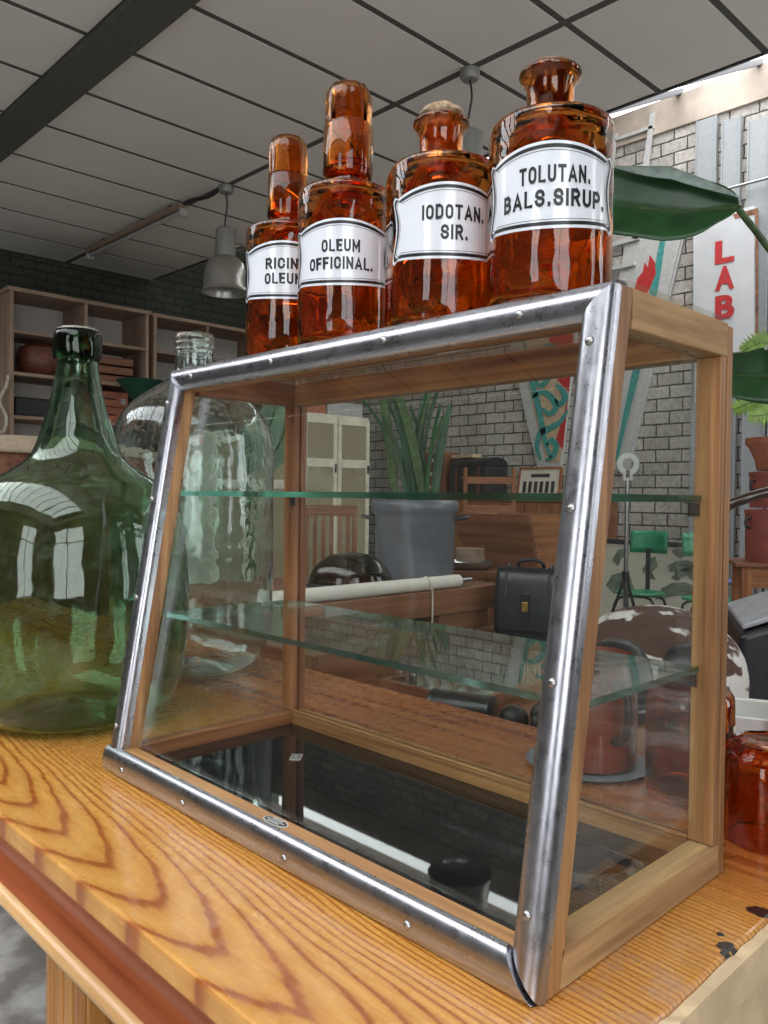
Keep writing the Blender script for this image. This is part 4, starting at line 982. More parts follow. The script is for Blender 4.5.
MB().tube([(rx0, YB-.14, RZ), (XR-.3, YB-.14, RZ)], .011, 12).build('rail', STEEL, o)
for xx in (rx0+.05, rx0+1.2, rx0+2.4): MB().tube([(xx, YB-.14, RZ), (xx, YB-.056 if xx < -1.3 else YB-.001, RZ)], .008, 8).build('bracket', DKSTEEL, o)
# old window frames leaning high on the wall behind the bottles
WF = thing('window_frame', 'old white window frame leaning high on the wall behind the tallest labelled bottle', 'window frame', (wpt(635, 240, YB-.06).x, YB-.06, wpt(630, 240, YB-.06).z))
mm = MB()
for pts in ([(609, 172), (613, 170), (612, 300), (607, 300)], [(652, 115), (656, 113), (640, 240), (634, 240)], [(614, 140), (655, 126), (655, 129), (614, 143)], [(611, 188), (650, 174), (649, 178), (611, 192)], [(609, 245), (640, 236), (640, 240), (609, 249)], [(608, 268), (636, 262), (636, 266), (608, 272)], [(614, 135), (618, 134), (613, 175), (609, 176)]):
    q_ = MB(); wall_prism(q_, pts, YB-.032, .03); q_.build('sash_bar', WHITEP, WF, .001)
q_ = MB(); wall_prism(q_, [(590, 145), (612, 138), (605, 300), (580, 305)], YB-.001, .02); q_.build('panel', WHITEP, WF)
# white strip on wall
q_ = MB(); wall_prism(q_, [(695, 353), (700, 352), (700, 402), (695, 403)], YB-.0562, .012)
px0 = wpt(697.5, 380, YB-.0125)
tag(q_.build('wall_strip', WHITEP, None, .003, loc=px0), 'narrow white strip hanging on the block wall below the LAB sign', 'strip')
# dinosaur print board
dy = YB-.45
DB = thing('print_board', 'cream board printed with green-grey dinosaurs behind the green chairs', 'board', (wpt(650, 600, dy).x, dy, FLOOR))
xa, xb = wpt(596, 560, dy).x, wpt(716, 560, dy).x; zt_ = wpt(650, 541, dy).z
MB().box(xa, xb, dy, dy+.03, FLOOR, zt_-.035).build('board', PAPER, DB, .002)
MB().box(xa-.02, xb+.02, dy-.01, dy+.035, zt_-.0348, zt_).build('top_rail', DKSTEEL, DB, .002)
def dino(pts, m_): wall_prism(m_, pts, dy-.0002, .002)
mm = MB()
dino([(668, 566), (676, 561), (686, 560), (694, 562), (706, 570), (694, 567), (690, 571), (690, 575), (686, 571), (679, 571), (677, 575), (674, 571), (670, 572)], mm)
dino([(671, 578), (677, 572), (685, 568), (694, 567), (706, 570), (700, 573), (694, 574), (692, 581), (688, 576), (681, 577), (679, 581), (675, 580)], mm)
dino([(655, 600), (662, 588), (672, 583), (684, 582), (696, 586), (704, 600), (690, 596), (676, 596)], mm)
dino([(672, 551), (678, 548), (686, 551), (690, 556), (684, 556), (681, 559), (676, 556)], mm)
dino([(606, 585), (612, 575), (622, 572), (630, 576), (634, 588), (640, 596), (628, 592), (614, 594)], mm)
dino([(642, 570), (648, 560), (655, 556), (658, 566), (652, 572), (656, 580), (648, 578)], mm)
dino([(612, 560), (618, 550), (626, 548), (630, 554), (622, 558), (618, 566)], mm)
mm.build('printed_dinosaurs', DINO, DB)
# green chairs
def green_chair():
    o = thing('green_chair', 'green painted metal-framed chair before the dinosaur board, seen whole through the case', 'chair', (0, 0, 0), 0, 'green chairs by the dinosaur board')
    sh_ = .575
    mm = MB().lathe([(0, -.006), (.13, -.008), (.155, -.004), (.162, .006), (.155, .012), (.10, .006), (0, .004)], 40, M=TR(0, 0, sh_, 0) @ Matrix.Diagonal((1, .95, 1, 1))); mm.build('seat', GREENP, o, local=True)
    mm = MB(); mm.grid(lambda a, b_: ((a-.5)*.25, .15-.03*(1-(2*a-1)**2)*-1+(b_*.02), .835+b_*.150-.02*((2*a-1)**2)*(0 if b_ > .5 else 0)), 10, 4); mm.build('backrest', GREENP, o, local=True, solid=.014)
    MB().box(-.014, .014, .150, .166, sh_-.02, .87).build('back_bar', DKSTEEL, o, .002, True)
    for sx_ in (-1, 1):
        for sy_ in (-1, 1): MB().tube(spline([(sx_*.05, sy_*.05, sh_-.02), (sx_*.11, sy_*.10, sh_-.035), (sx_*.135, sy_*.125, sh_-.12), (sx_*.17, sy_*.16, 0)]), .009, 10).build('leg', DKSTEEL, o, local=True)
    MB().box(-.05, .05, -.06, .16, sh_-.026, sh_-.008).build('seat_plate', DKSTEEL, o, local=True)
    return o
gc = green_chair(); p = at(640, 594, 5.4); ang = math.atan2(CC.y-p.y, CC.x-p.x)+pi/2
gc.location = (p.x, p.y, FLOOR); gc.rotation_euler.z = ang-R(18)
p2 = at(708, 600, 5.1); g2 = copy_thing(gc, (p2.x, p2.y, FLOOR), ang+R(10), 'green painted chair half hidden by the back post of the display case')
# ring on tripod stand
p = at(627, 500, 4.5); zr = at(628, 464, 4.5).z
RS = thing('ring_stand', 'white notched ring on a steel pole with tripod legs', 'stand', (p.x, p.y, FLOOR), math.atan2(CR.y, CR.x))
MR = frame_from((0, 0, zr-FLOOR), (1, 0, 0), (0, 0, 1)); mm = MB(); n = 32; r1, r2 = .062, .032; vs = []; fs = []
for z in (-.01, .01):
    for rr_ in (r1, r2):
        for i in range(n): a = -pi/2+.28+(2*pi-.56)*i/(n-1); vs.append((rr_*cos(a), rr_*sin(a), z))
for i in range(n-1): fs += [(i, i+1, n+i+1, n+i), (2*n+i, 3*n+i, 3*n+i+1, 2*n+i+1), (i, 2*n+i, 2*n+i+1, i+1), (n+i, n+i+1, 3*n+i+1, 3*n+i)]
fs += [(0, n, 3*n, 2*n), (n-1, 3*n-1+0, 4*n-1, 2*n-1) if False else (n-1, 2*n-1, 4*n-1, 3*n-1)]
mm.add(vs, fs, False, 0, MR)
mm.box(-.026, -.012, -.085, -.045, -.01, .01, M=MR); mm.box(.012, .026, -.085, -.045, -.01, .01, M=MR); mm.box(-.026, .026, -.092, -.080, -.01, .01, M=MR)
mm.build('ring', PORCEL, RS, local=True)
MB().tube([(0, 0, .30), (0, 0, zr-FLOOR-.085)], .012, 12).build('pole', STEEL, RS, local=True)
for i in range(3):
    a = i*2*pi/3+.4; MB().tube([(0, 0, .78), (.13*cos(a), .13*sin(a), .40), (.26*cos(a), .26*sin(a), .005)], .009, 8).build('leg', DKSTEEL, RS, local=True)
MB().lathe([(0, .74), (.02, .74), (.02, .80), (0, .80)], 16).build('collar', DKSTEEL, RS, local=True)

# ------------------------------------------------------------------ lockers, slat chairs and things on the left far side
def locker(label, y0, y1, x, zt_, nd):
    o = thing('gauze_locker', label, 'locker', (x-.25, (y0+y1)/2, FLOOR), 0, 'cream lockers with gauze doors')
    MB().box(x-.5, x-.022, y0, y1, FLOOR, zt_).build('body', CREAMP, o, .004)
    w = (y1-y0)/nd
    for i in range(nd):
        ya = y0+i*w+.008; yb = ya+w-.016
        d_ = MB().box(x-.0215, x-.010, ya+.04, yb-.04, FLOOR+.1, zt_-.06).build('door', GAUZE, o)
        f_ = MB().box(x-.0215, x, ya, ya+.042, FLOOR+.05, zt_-.03).box(x-.0215, x, yb-.042, yb, FLOOR+.05, zt_-.03)
        for za, zb in ((FLOOR+.05, FLOOR+.11), (zt_-.09, zt_-.03), (zt_-.50, zt_-.42)): f_.box(x-.0215, x, ya+.0422, yb-.0422, za, zb)
        f_.build('door_frame', CREAMP, d_, .002)
        MB().box(x+.0002, x+.012, yb-.03, yb-.015, zt_-.55, zt_-.47).build('catch', DKSTEEL, d_)
    return o
l1 = locker('cream double locker with gauze doors, nearest the grey pot', 4.22, 5.06, -5.0, 1.07, 2)
locker('cream double locker with gauze doors behind the clear demijohn', 3.30, 4.18, -5.02, .86, 2)
tag(MB().box(-5.35, -5.05, 4.55, 5.0, 1.0712, 1.20).build('storage_box', WHITEP, None, .004, loc=(-5.2, 4.8, 1.0712)), 'white box on top of the taller cream locker', 'box')
tag(MB().box(-5.35, -5.05, 4.25, 4.53, 1.0712, 1.17).build('flat_case', TERRA, None, .004, loc=(-5.2, 4.4, 1.0712)), 'faded red flat case on top of the taller cream locker', 'case')
def slat_chair(loc, rz, label):
    o = thing('slat_back_chair', label, 'chair', loc, rz, 'slat-back chairs before the lockers')
    MB().box(-.22, .22, -.22, .20, .42, .45).build('seat', REDOAK['x'], o, .004, True)
    for xx in (-.20, .20):
        MB().tube([(xx, .19, 0), (xx, .19, .45), (xx, .24, 1.0)], .016, 10).build('leg', REDOAK['z'], o, local=True)
        MB().tube([(xx, -.19, 0), (xx, -.19, .43)], .016, 10).build('leg', REDOAK['z'], o, local=True)
    MB().box(-.22, .22, .225, .25, .96, 1.02).build('top_rail', REDOAK['x'], o, .004, True)
    MB().box(-.20, .20, .195, .215, .56, .60).build('lower_rail', REDOAK['x'], o, .003, True)
    for i in range(7): 
        xx = -.16+i*.053; MB().hexa([(xx-.013, .199, .6002), (xx+.013, .199, .6002), (xx+.013, .211, .6002), (xx-.013, .211, .6002), (xx-.013, .230, .9598), (xx+.013, .230, .9598), (xx+.013, .242, .9598), (xx-.013, .242, .9598)]).build('slat', REDOAK['z'], o, local=True)
    return o
p = at(322, 540, 5.0); sl = slat_chair((p.x, p.y, FLOOR-.0), R(48), 'wooden slat-back chair left of the grey pot, before the cream lockers')
sl.scale = (1.0, 1.0, 1.12)
# big palm leaf plant left
def leaf_thing(name, label, base, tipdefs, pot=True, mat=LEAF, potr=.15, poth=.3, fl=FLOOR, potmat=TERRA):
    o = thing(name, label, 'plant', (base.x, base.y, fl))
    if pot:
        MB().lathe([(0, 0), (potr*.7, 0), (potr*.74, .01), (potr*.95, poth*.85), (potr, poth*.86), (potr, poth), (potr*.9, poth), (potr*.85, poth*.85), (0, poth*.84)], 36).build('pot', potmat, o, local=True)
    for (path, wd, up, pl_, m_, stem) in tipdefs:
        q = MB(); blade(q, path, wd, up, .22, pl_, 10); lf = q.build('leaf', m_, o, solid=.0015)
        MB().tube(spline(path, 5), [.007*(1-.8*i/(5*(len(path)-1)))+.0015 for i in range(5*(len(path)-1)+1)], 8).build('midrib', STEM, lf)
        if stem: MB().tube(spline(stem, 5), .011, 8).build('petiole', STEM, o)
    return o
pb_ = at(262, 520, 4.0)
L1 = [at(250, 470, 4.0), at(262, 445, 3.95), at(272, 420, 3.9), at(279, 392, 3.85)]
L2 = [at(255, 470, 4.0), at(272, 455, 4.05), at(283, 435, 4.1), at(288, 405, 4.15)]
leaf_thing('banana_plant', 'broad-leaved plant with pale pleated leaves behind the clear demijohn', pb_,
    [(L1, lambda t: .075*sin(pi*min(1, .12+t*.86))**.7+.004, (-CF.x, -CF.y, .3), .006, LEAFP, [Vector((pb_.x, pb_.y, FLOOR+.25)), Vector((pb_.x, pb_.y, FLOOR+.9)), L1[0]]),
     (L2, lambda t: .075*sin(pi*min(1, .12+t*.86))**.7+.004, (-CF.x, -CF.y, .1), .006, LEAFP, [Vector((pb_.x, pb_.y, FLOOR+.25)), Vector((pb_.x+.02, pb_.y, FLOOR+.9)), L2[0]])])

# shelving units
def shelving(label, y0, y1, mid, zs_, zt_, x=-6.3, dp=.5):
    o = thing('shelving_unit', label, 'shelving unit', (x-dp/2, (y0+y1)/2, FLOOR), 0, 'raw wooden shelving units on the dark brick wall')
    for ya in (y0, y1-.035): MB().box(x-dp, x, ya, ya+.035, FLOOR, zt_-.0352).build('upright', RAWWOOD['z'], o, .003)
    MB().box(x-dp, x+.01, y0-.02, y1+.02, zt_-.035, zt_).build('top', RAWWOOD['y'], o, .004)
    MB().box(x-dp, x-dp+.015, y0+.0352, y1-.0352, FLOOR+.02, zt_-.0355).build('back_panel', WALLW, o)
    MB().box(x-dp+.0152, x, mid, mid+.03, zs_[0]+.0302, zt_-.0355).build('divider', RAWWOOD['z'], o, .003)
    for z in zs_: MB().box(x-dp+.0152, x+.004, y0+.0352, y1-.0352, z, z+.03).build('shelf', RAWWOOD['y'], o, .003)
    return o
shelving('raw wooden shelving unit with boxes, on the left behind the green demijohn', 2.09, 3.37, 2.74, (1.66, 1.30, .93, .45), 2.045)
shelving('raw wooden shelving unit behind the clear demijohn neck', 3.42, 4.72, 4.0, (1.66, 1.30, .93, .45), 2.035)
o = tag(MB().lathe([(0, 0), (.11, 0), (.17, .06), (.19, .15), (.16, .25), (.08, .30), (0, .31)], 32, wob=lambda a, z: 1+.05*sin(3*a)).build('round_basket', TWEED), 'dark brown rounded basket in the second row of the left shelving unit', 'basket'); o.location = (-6.52, 2.42, 1.331)
o['label'] = 'rounded reddish-brown basket on the left shelving unit, behind the demijohn neck'
o.data.materials[0] = REDBROWN
for i in range(3):
    tag(MB().box(-6.7, -6.36, 2.80, 3.24, 1.332+i*.085, 1.40+i*.085).build('wooden_tray', DARKWOOD['y'], None, .004, loc=(-6.5, 3.0, 1.332+i*.085)), ('brown wooden tray, lowest of the stack on the left shelving unit', 'brown wooden tray in the middle of the stack on the left shelving unit', 'brown wooden tray, topmost of the stack on the left shelving unit')[i], 'tray', 'wooden trays stacked on the shelving unit')
for i in range(2):
    s_ = thing('suitcase', ('rust red suitcase with pale corner, lower of two on the shelving unit', 'rust red suitcase lying on the other on the shelving unit')[i], 'suitcase', (-6.5, 2.99, .962+i*.145), 0, 'rust red suitcases on the shelving unit')
    MB().box(-.18, .17, -.19, .19, 0, .14).build('body', TERRA, s_, .012, True)
    MB().box(.1702, .178, .11, .16, .03, .08).build('latch', WHITEP, s_, local=True); MB().tube(spline([(.1702, -.05, .07), (.19, -.04, .07), (.19, .04, .07), (.1702, .05, .07)]), .006, 8).build('handle', BLACKMAT, s_, local=True)
tag(MB().box(-6.7, -6.37, 2.16, 2.62, .962, 1.13).build('black_case', BLACKMAT, None, .02, seg=3, loc=(-6.5, 2.4, .962)), 'black instrument case lying on the left shelving unit', 'case')
gb = on_x(141, 392, -6.0)
GB = thing('green_lampshade', 'dark green cone lampshade on a thin stand before the shelving', 'lamp', (-6.0, gb.y, FLOOR))
MB().lathe([(.05, gb.z-FLOOR-.10), (.22, gb.z-FLOOR+.10), (.215, gb.z-FLOOR+.10), (.045, gb.z-FLOOR-.10)], 32).build('lamp_shade', plain('dark_green_shade', (.01, .07, .04), .5), GB, local=True)
MB().tube([(0, 0, .02), (0, 0, gb.z-FLOOR-.1)], .012, 8).build('pole', DKSTEEL, GB, local=True); MB().lathe([(0, 0), (.14, 0), (.14, .015), (0, .03)], 24).build('base', DKSTEEL, GB, local=True)
# rope on shelf side
rp = on_x(7, 405, -6.28); y_ = 2.055
rr0 = on_x(9, 378, -6.28)
tag(MB().tube(spline([(-6.29, 2.074, rr0.z+.02), (-6.27, 2.05, rr0.z-.08), (-6.28, 2.00, rr0.z-.2), (-6.25, 2.045, rr0.z-.33), (-6.28, 2.035, rr0.z-.45), (-6.27, 1.97, rr0.z-.44), (-6.26, 1.96, rr0.z-.3), (-6.28, 1.985, rr0.z-.2)]), .014, 8).build('rope_loop', ROPE, None, loc=(-6.28, 2.02, rr0.z)), 'pale rope loop hanging on the side of the left shelving unit', 'rope')
# tan covered chest at far left
tc = at(10, 470, 3.6)
TCh = thing('padded_chest', 'large chest with pale tan padded cover at the far left', 'chest', (tc.x, tc.y, FLOOR), R(10))
hz = at(10, 436, 3.6).z-FLOOR
MB().box(-.55, .40, -.35, .55, .02, hz-.09).build('body', DARKWOOD['x'], TCh, .01, True)
mm = MB(); mm.grid(lambda a, b_: (-.57+a*.99, -.37+b_*.94, hz-.09+.085*(1-abs(2*a-1)**4)*(1-abs(2*b_-1)**4)), 18, 18); mm.build('padded_cover', plain('tan_linen', (.36, .29, .20), .9, var=.1), TCh, local=True, solid=.01)
for xx in (-.5, .33):
    for yy in (-.3, .47): MB().box(xx, xx+.05, yy, yy+.05, 0, .0198).build('foot', DARKWOOD['z'], TCh, local=True)

# ------------------------------------------------------------------ ceiling lamps
def pendant(px, py, dz_cord, label, s=1.0):
    d = ray(px, py); p = CC+d*((ZC-CC.z)/d.z)
    o = thing('pendant_lamp', label, 'lamp', (p.x, p.y, ZC-.0006), 0, 'industrial pendant lamps')
    MB().lathe([(0, 0), (.055*s, 0), (.055*s, -.04), (.045*s, -.055), (0, -.056)][::-1], 24).build('ceiling_rose', LAMPG, o, local=True)
    MB().tube(spline([(0, 0, -.056), (.012, .004, -.15), (-.01, 0, -.28), (.004, 0, -dz_cord)]), .006, 8).build('cord', DKSTEEL, o, local=True)
    z = -dz_cord
    MB().lathe([(0, z+.002), (.06, z), (.076, z-.012), (.078, z-.20), (.076, z-.215), (0, z-.216)][::-1], 32).build('housing', LAMPG, o, local=True)
    MB().lathe([(.078, z-.216), (.105, z-.232), (.135, z-.265), (.156, z-.32), (.166, z-.39), (.170, z-.455), (.178, z-.485), (.183, z-.490), (.175, z-.488), (.164, z-.45), (.160, z-.39), (.150, z-.32), (.130, z-.270), (.102, z-.237), (.074, z-.220)][::-1], 48).build('lamp_shade', LAMPM, o, local=True)
    MB().lathe([(0, z-.27), (.03, z-.28), (.045, z-.34), (.04, z-.40), (0, z-.42)][::-1], 20).build('bulb', WHITEP, o, local=True)
pendant(226, 186, .325, 'aluminium dome pendant lamp hanging left of the bottles')
pendant(470, 70, .34, 'pendant lamp mostly hidden behind the IODOTAN. bottle')
# fluorescent batten and its cable
def onc(px, py, z): d = ray(px, py); return CC+d*((z-CC.z)/d.z)
a = onc(183, 212, ZC-.10); b_ = onc(100, 249, ZC-.10)
FT = thing('batten_light', 'long fluorescent batten light fixed under the ceiling on the left', 'lamp', ((a.x+b_.x)/2, a.y, ZC-.0006))
MB().box(b_.x-.3, a.x, a.y-.035, a.y+.035, ZC-.075, ZC-.03).build('housing', RAWWOOD['x'], FT, .004)
MB().tube([(b_.x-.28, a.y, ZC-.095), (a.x-.02, a.y, ZC-.095)], .017, 12).build('tube', WHITEP, FT)
for xx in (a.x-.012, b_.x-.3): MB().box(xx, xx+.03, a.y-.03, a.y+.03, ZC-.135, ZC-.0752).build('end_cap', WHITEP, FT, .004)
for xx in (a.x-.2, b_.x): MB().box(xx, xx+.02, a.y-.01, a.y+.01, ZC-.0298, ZC-.0006).build('hanger', DKSTEEL, FT)
ca = onc(226, 186, ZC-.012)
tag(MB().tube(spline([(ca.x-.085, ca.y, ZC-.012), ((a.x*.4+ca.x*.6), (a.y*.4+ca.y*.6), ZC-.045), ((a.x*.8+ca.x*.2), (a.y*.8+ca.y*.2), ZC-.03), (a.x+.02, a.y, ZC-.04)]), .016, 8).build('power_cable', DKSTEEL, None, loc=(ca.x, ca.y, ZC-.012)), 'dark cable sagging between the batten light and the pendant lamp', 'cable')

# ------------------------------------------------------------------ right side: plants, pots, chairs
yb2 = at(900, 500, 3.45)
tipA = [at(738, 208, 2.55), at(715, 209, 2.6), at(680, 212, 2.66), at(640, 208, 2.72), at(596, 204, 2.8), at(560, 206, 2.86)]
stA = [Vector((yb2.x, yb2.y, FLOOR+.3)), at(822, 420, 2.8), at(792, 290, 2.7), tipA[0]]
tipB = [at(800, 360, 2.6), at(775, 375, 2.7), at(745, 376, 2.8), at(715, 372, 2.9)]
stB = [Vector((yb2.x, yb2.y, FLOOR+.3)), at(842, 460, 2.75), at(828, 380, 2.65), tipB[0]]
UPC = (-CF.x, -CF.y, .12)
leaf_thing('banana_plant', 'banana plant with a broad dark leaf reaching in from the right', yb2,
    [(tipA, lambda t: .122*min(1, (t/.45+.03))**.6*(1 if t < .75 else 1-.3*((t-.75)/.25)), UPC, .0, LEAF, stA),
     (tipB, lambda t: .10*sin(pi*min(1, .15+t*.8))**.6+.004, UPC, .0, LEAF, stB)])
# torn pale upper lip of the big leaf
lipm = MB(); lipm.grid(lambda a, b_: tuple(tipA[0].lerp(tipA[-2], a)+Vector((0, 0, .112*min(1, a/.5+.02)**.7-.045*sin(pi*min(1, a+.04))*(1-b_)+.004*b_))-Vector((CF.x, CF.y, 0))*(.035+.02*(1-b_))), 24, 3)
lipo = lipm.build('turned_edge', plain('grey_green_underside', (.30, .38, .34), .45, var=.2), [o for o in bpy.data.objects if o.name.startswith('banana_plant')][-1], solid=.002)
def fern(label, base, fronds, n=16):
    o = thing('fern', label, 'plant', base)
    MB().lathe([(0, -.10), (.05, -.10), (.07, 0), (.06, 0), (0, -.01)], 24).build('pot', TERRA, o, local=True)
    for path in fronds:
        m_ = MB(); P_ = spline(path, 6); N = len(P_)
        for i in range(1, N-1):
            d = (P_[i+1]-P_[i-1]).normalized(); s_ = d.cross(Vector((CF.x, CF.y, 0))).normalized(); L = .055*sin(pi*(.12+.86*i/N))+.008
            for sg in (-1, 1):
                c_ = P_[i]; t_ = c_+s_*sg*L+d*L*.35; wv = d*.0075; nn = Vector((-CF.x, -CF.y, 0))*.002
                m_.add([tuple(c_-wv), tuple(c_+wv), tuple((c_+t_)/2+wv*1.1+nn), tuple(t_), tuple((c_+t_)/2-wv*1.1+nn)], [(0, 1, 2, 3, 4)])
        f_ = m_.build('frond', FERNM, o, solid=.001); MB().tube(P_, .002, 6).build('stalk', STEM, f_)
    return o
fb = at(806, 372, 3.45)
fern('bright green fern spilling in from the right above the terracotta pot', fb,
    [[at(798, 360, 3.42), at(780, 343, 3.42), at(758, 344, 3.42), at(742, 352, 3.42)], [at(798, 368, 3.42), at(775, 395, 3.42), at(752, 402, 3.40), at(733, 410, 3.39)], [at(800, 370, 3.42), at(786, 400, 3.37), at(768, 414, 3.34), at(748, 416, 3.32)], [at(798, 365, 3.42), at(782, 358, 3.32), at(762, 355, 3.30), at(748, 360, 3.28)]])
fs_ = thing('plant_stand', 'tall thin stand holding the fern, beyond the right edge', 'stand', (fb.x, fb.y, FLOOR))
MB().lathe([(0, 0), (.15, 0), (.15, .02), (.012, .03), (.012, fb.z-FLOOR-.115), (.09, fb.z-FLOOR-.11), (.09, fb.z-FLOOR-.1005), (0, fb.z-FLOOR-.1005)], 24).build('stand_body', DKSTEEL, fs_, local=True)
# stacked tins and terracotta pot on a table
tp_ = at(776, 560, 4.0); tz = at(760, 561, 4.0).z
PT = thing('plant_table', 'small brown wooden table under the stacked red tins', 'table', (tp_.x, tp_.y, FLOOR), R(30))
hh = tz-FLOOR
MB().box(-.21, .35, -.19, .19, hh-.02, hh).build('table_top', DARKWOOD['x'], PT, .003, True)
MB().box(-.18, .32, -.165, -.145, hh-.12, hh-.0202).build('apron', REDOAK['x'], PT, local=True)
for xx in (-.18, .27):
    for yy in (-.17, .12): MB().box(xx, xx+.05, yy, yy+.05, 0, hh-.0202).build('leg', REDOAK['z'], PT, .002, True)
def tin(label, z, r, h, txt):
    o = thing('red_tin', label, 'tin', (tp_.x, tp_.y, z), math.atan2(CR.y, CR.x), 'faded red tins on the small table')
    MB().lathe([(0, 0), (r*.96, 0), (r*.97, .006), (r, h-.03), (r*1.03, h-.028), (r*1.03, h-.012), (r*.99, h-.008), (0, h-.006)], 48).build('tin_body', REDTIN, o, local=True)
    MB().tube(spline([(-r*.97, -.03, h-.05), (-r*1.14, -.03, h-.06), (-r*1.14, -.03, h-.09), (-r*.98, -.03, h-.10)]), .006, 8).build('lug_handle', DKSTEEL, o, local=True)
    vs, fs = text_shape(txt, .10, .020, .03); m_ = MB()
    m_.add([((r+.002)*sin(x_/r-.32), -(r+.002)*cos(x_/r-.32), h*.5+y_) for x_, y_ in vs], fs); m_.build('lettering', CREAMP, o, local=True)
tin('faded red tin, lower of the two stacked on the small table', tz+.0006, .145, .262, 'T. MI')
tin('faded red tin, upper of the two, under the terracotta pot', tz+.2632, .128, .185, 'TINNA')
o = thing('terracotta_pot', 'flared terracotta pot standing on the red tins', 'pot', (tp_.x, tp_.y, tz+.4486))
MB().lathe([(0, 0), (.095, 0), (.098, .012), (.105, .05), (.135, .115), (.150, .128), (.150, .158), (.138, .158), (.125, .115), (.09, .02), (0, .02)], 48).build('pot_body', TERRA, o, local=True)
# blue stool
p = at(742, 581, 4.6)
o = thing('blue_stool', 'stool with thin blue round seat under the red tins', 'stool', (p.x, p.y, FLOOR)); hz = p.z-FLOOR
MB().lathe([(0, hz-.02), (.10, hz-.02), (.125, hz-.008), (.125, hz), (0, hz+.006)], 36).build('seat', BLUEP, o, local=True)
for i in range(4):
    a = i*pi/2+.5; MB().tube([(.07*cos(a), .07*sin(a), hz-.02), (.15*cos(a), .15*sin(a), 0)], .011, 8).build('leg', STEEL, o, local=True)
# arched dark pipe
p0 = at(712, 640, 3.1)
AP = [Vector((p0.x, p0.y, FLOOR)), at(712, 600, 3.1), at(714, 545, 3.1), at(724, 510, 3.08), at(745, 499, 3.05), at(768, 492, 3.03), at(800, 486, 3.0), at(880, 490, 3.0), at(920, 540, 3.0)]
AP.append(Vector((AP[-1].x, AP[-1].y, FLOOR)))
tag(MB().tube(spline(AP, 6), .020, 14).build('bent_rail', plain('dark_polished_wood', (.05, .03, .02), .15, coat=.6), None, loc=AP[0]), 'dark polished bent wooden rail rising in front of the red tins', 'rail')
# cowhide armchair
cw = at(655, 700, 1.98)
CWt = thing('cowhide_armchair', 'rounded armchair covered in brown and white cowhide behind the counter', 'armchair', (cw.x, cw.y, FLOOR), math.atan2(CR.y, CR.x))
zt_ = at(665, 607, 1.95).z-FLOOR
def puff(m_, a, b_, z0, z1, top=.35, n=48, sq=2.6, M=None):
    prof_ = []
    for i in range(7): t = i/6; prof_.append((1-.12*(1-t)**2, z0+(z1-z0)*(1-top)*t))
    for i in range(1, 11): t = i/10*pi/2; prof_.append((cos(t) if i < 10 else 0, z0+(z1-z0)*(1-top)+(z1-z0)*top*sin(t)))
    def wb(an, z): return 1/((abs(cos(an))**sq+abs(sin(an))**sq)**(1/sq))
    MM_ = (M or Matrix()) @ Matrix.Diagonal((a, b_, 1, 1)); m_.lathe([(0, z0)]+prof_, n, M=MM_, wob=wb)
mm = MB(); puff(mm, .205, .17, .40, zt_, .30); mm.build('backrest', COW, CWt, local=True)
mm = MB(); puff(mm, .25, .24, .12, .55, .25, M=TR(0, -.05, 0)); mm.build('seat', COW, CWt, local=True)
for xx in (-.17, .17):
    for yy in (-.18, .10): MB().tube([(xx, yy, 0), (xx, yy, .16)], [.012, .018], 10).build('leg', DARKWOOD['z'], CWt, local=True)
# shiny black helmets standing on the workbench
for (pxx, pyy, tt, rr_, lb) in ((618, 668, 1.47, .062, 'shiny black domed helmet, nearer the brick-red jug, behind the case'), (690, 672, 1.36, .055, 'shiny black domed helmet behind the amber jar with the dark lid')):
    p = at(pxx, pyy, tt)
    o = thing('helmet', lb, 'helmet', (p.x, p.y, BT+.0006), 0, 'shiny black helmets on the workbench'); hz = at(pxx, pyy-22, tt-rr_).z-BT
    MB().lathe([(0, .0), (rr_*.9, 0), (rr_, hz*.12), (rr_*1.02, hz*.45), (rr_*.92, hz*.72), (rr_*.65, hz*.92), (rr_*.3, hz*.99), (0, hz)], 40).build('shell', BLACKLEA, o, local=True)
    MB().lathe([(rr_*1.02, hz*.10), (rr_*1.09, hz*.12), (rr_*1.09, hz*.17), (rr_*1.01, hz*.19)], 40).build('rim', STEEL, o, local=True)
# black leather armchair at the right edge
p = at(800, 690, 2.45); zt_ = at(760, 588, 2.4).z-FLOOR
BC = thing('leather_armchair', 'black leather armchair with shiny silver-grey top at the right edge', 'armchair', (p.x, p.y, FLOOR), math.atan2(CR.y, CR.x)-.25)
mm = MB(); mm.hexa([(-.20, -.16, .10), (.30, -.16, .10), (.30, .16, .10), (-.20, .16, .10), (-.20, -.16, zt_-.13), (.30, -.16, zt_+.06), (.30, .16, zt_+.08), (-.20, .16, zt_-.10)]); mm.build('body', BLACKLEA, BC, .02, True, seg=4)
mm = MB(); mm.hexa([(-.19, -.15, zt_-.118), (.29, -.15, zt_+.068), (.29, .15, zt_+.088), (-.19, .15, zt_-.092), (-.19, -.15, zt_-.10), (.29, -.15, zt_+.085), (.29, .15, zt_+.105), (-.19, .15, zt_-.075)]); mm.build('silver_top', plain('silver_grey_leather', (.35, .36, .38), .25), BC, .006, True)
for xx in (-.15, .25):
    for yy in (-.12, .12): MB().tube([(xx, yy, 0), (xx, yy, .11)], .016, 10).build('leg', DKSTEEL, BC, local=True)

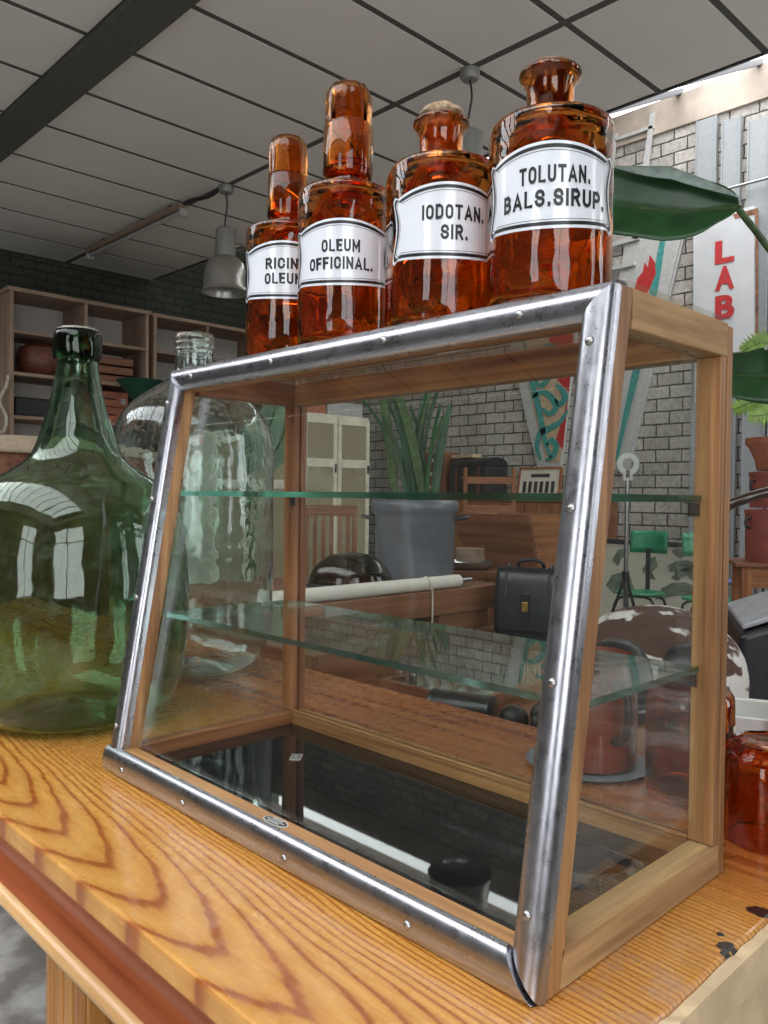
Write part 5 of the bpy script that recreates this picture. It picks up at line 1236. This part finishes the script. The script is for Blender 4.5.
# ------------------------------------------------------------------ light
W_ = bpy.data.worlds.new('sky'); S.world = W_; W_.use_nodes = True; nt = W_.node_tree; nt.nodes.clear()
o_ = nt.nodes.new('ShaderNodeOutputWorld'); bg = nt.nodes.new('ShaderNodeBackground')
tc_ = nt.nodes.new('ShaderNodeTexCoord'); nz = nt.nodes.new('ShaderNodeTexNoise'); nz.inputs['Scale'].default_value = 2.2; nz.inputs['Detail'].default_value = 5
rp_ = nt.nodes.new('ShaderNodeValToRGB'); rp_.color_ramp.elements[0].color = (.90, .94, 1, 1); rp_.color_ramp.elements[1].color = (1, 1, 1, 1)
nt.links.new(tc_.outputs['Generated'], nz.inputs['Vector']); nt.links.new(nz.outputs['Fac'], rp_.inputs[0]); nt.links.new(rp_.outputs[0], bg.inputs[0])
bg.inputs[1].default_value = 5.4; nt.links.new(bg.outputs[0], o_.inputs[0])
def portal(c, sx_, sy_, rot):
    l = bpy.data.lights.new('portal', 'AREA'); l.shape = 'RECTANGLE'; l.size = sx_; l.size_y = sy_; l.cycles.is_portal = True
    o = bpy.data.objects.new('daylight_portal', l); COL.objects.link(o); o.location = c; o.rotation_euler = rot
portal(((RL[0]+RL[1])/2, (RL[2]+RL[3])/2, ZC+.13), RL[1]-RL[0], RL[3]-RL[2], (0, 0, 0))
portal((.45, (YE+YB)/2, 3.8), 5.7, 1.9, (0, 0, 0))
for a, c_ in wf: portal(((a+c_)/2, YF-.21, 1.0), c_-a, 2.2, (R(90), 0, 0))
for a, c_ in wr: portal((XR+.21, (a+c_)/2, 1.0), 2.2, c_-a, (0, R(90), 0))
S.view_settings.view_transform = 'Standard'; S.view_settings.look = 'None'; S.view_settings.gamma = 1; S.view_settings.use_curve_mapping = False
S.view_settings.exposure = 0.0
cy = S.cycles
cy.max_bounces = 24; cy.diffuse_bounces = 5; cy.glossy_bounces = 8; cy.transmission_bounces = 20; cy.transparent_max_bounces = 32
cy.sample_clamp_indirect = 6; cy.use_denoising = True; cy.caustics_refractive = True; cy.caustics_reflective = True; cy.blur_glossy = .5
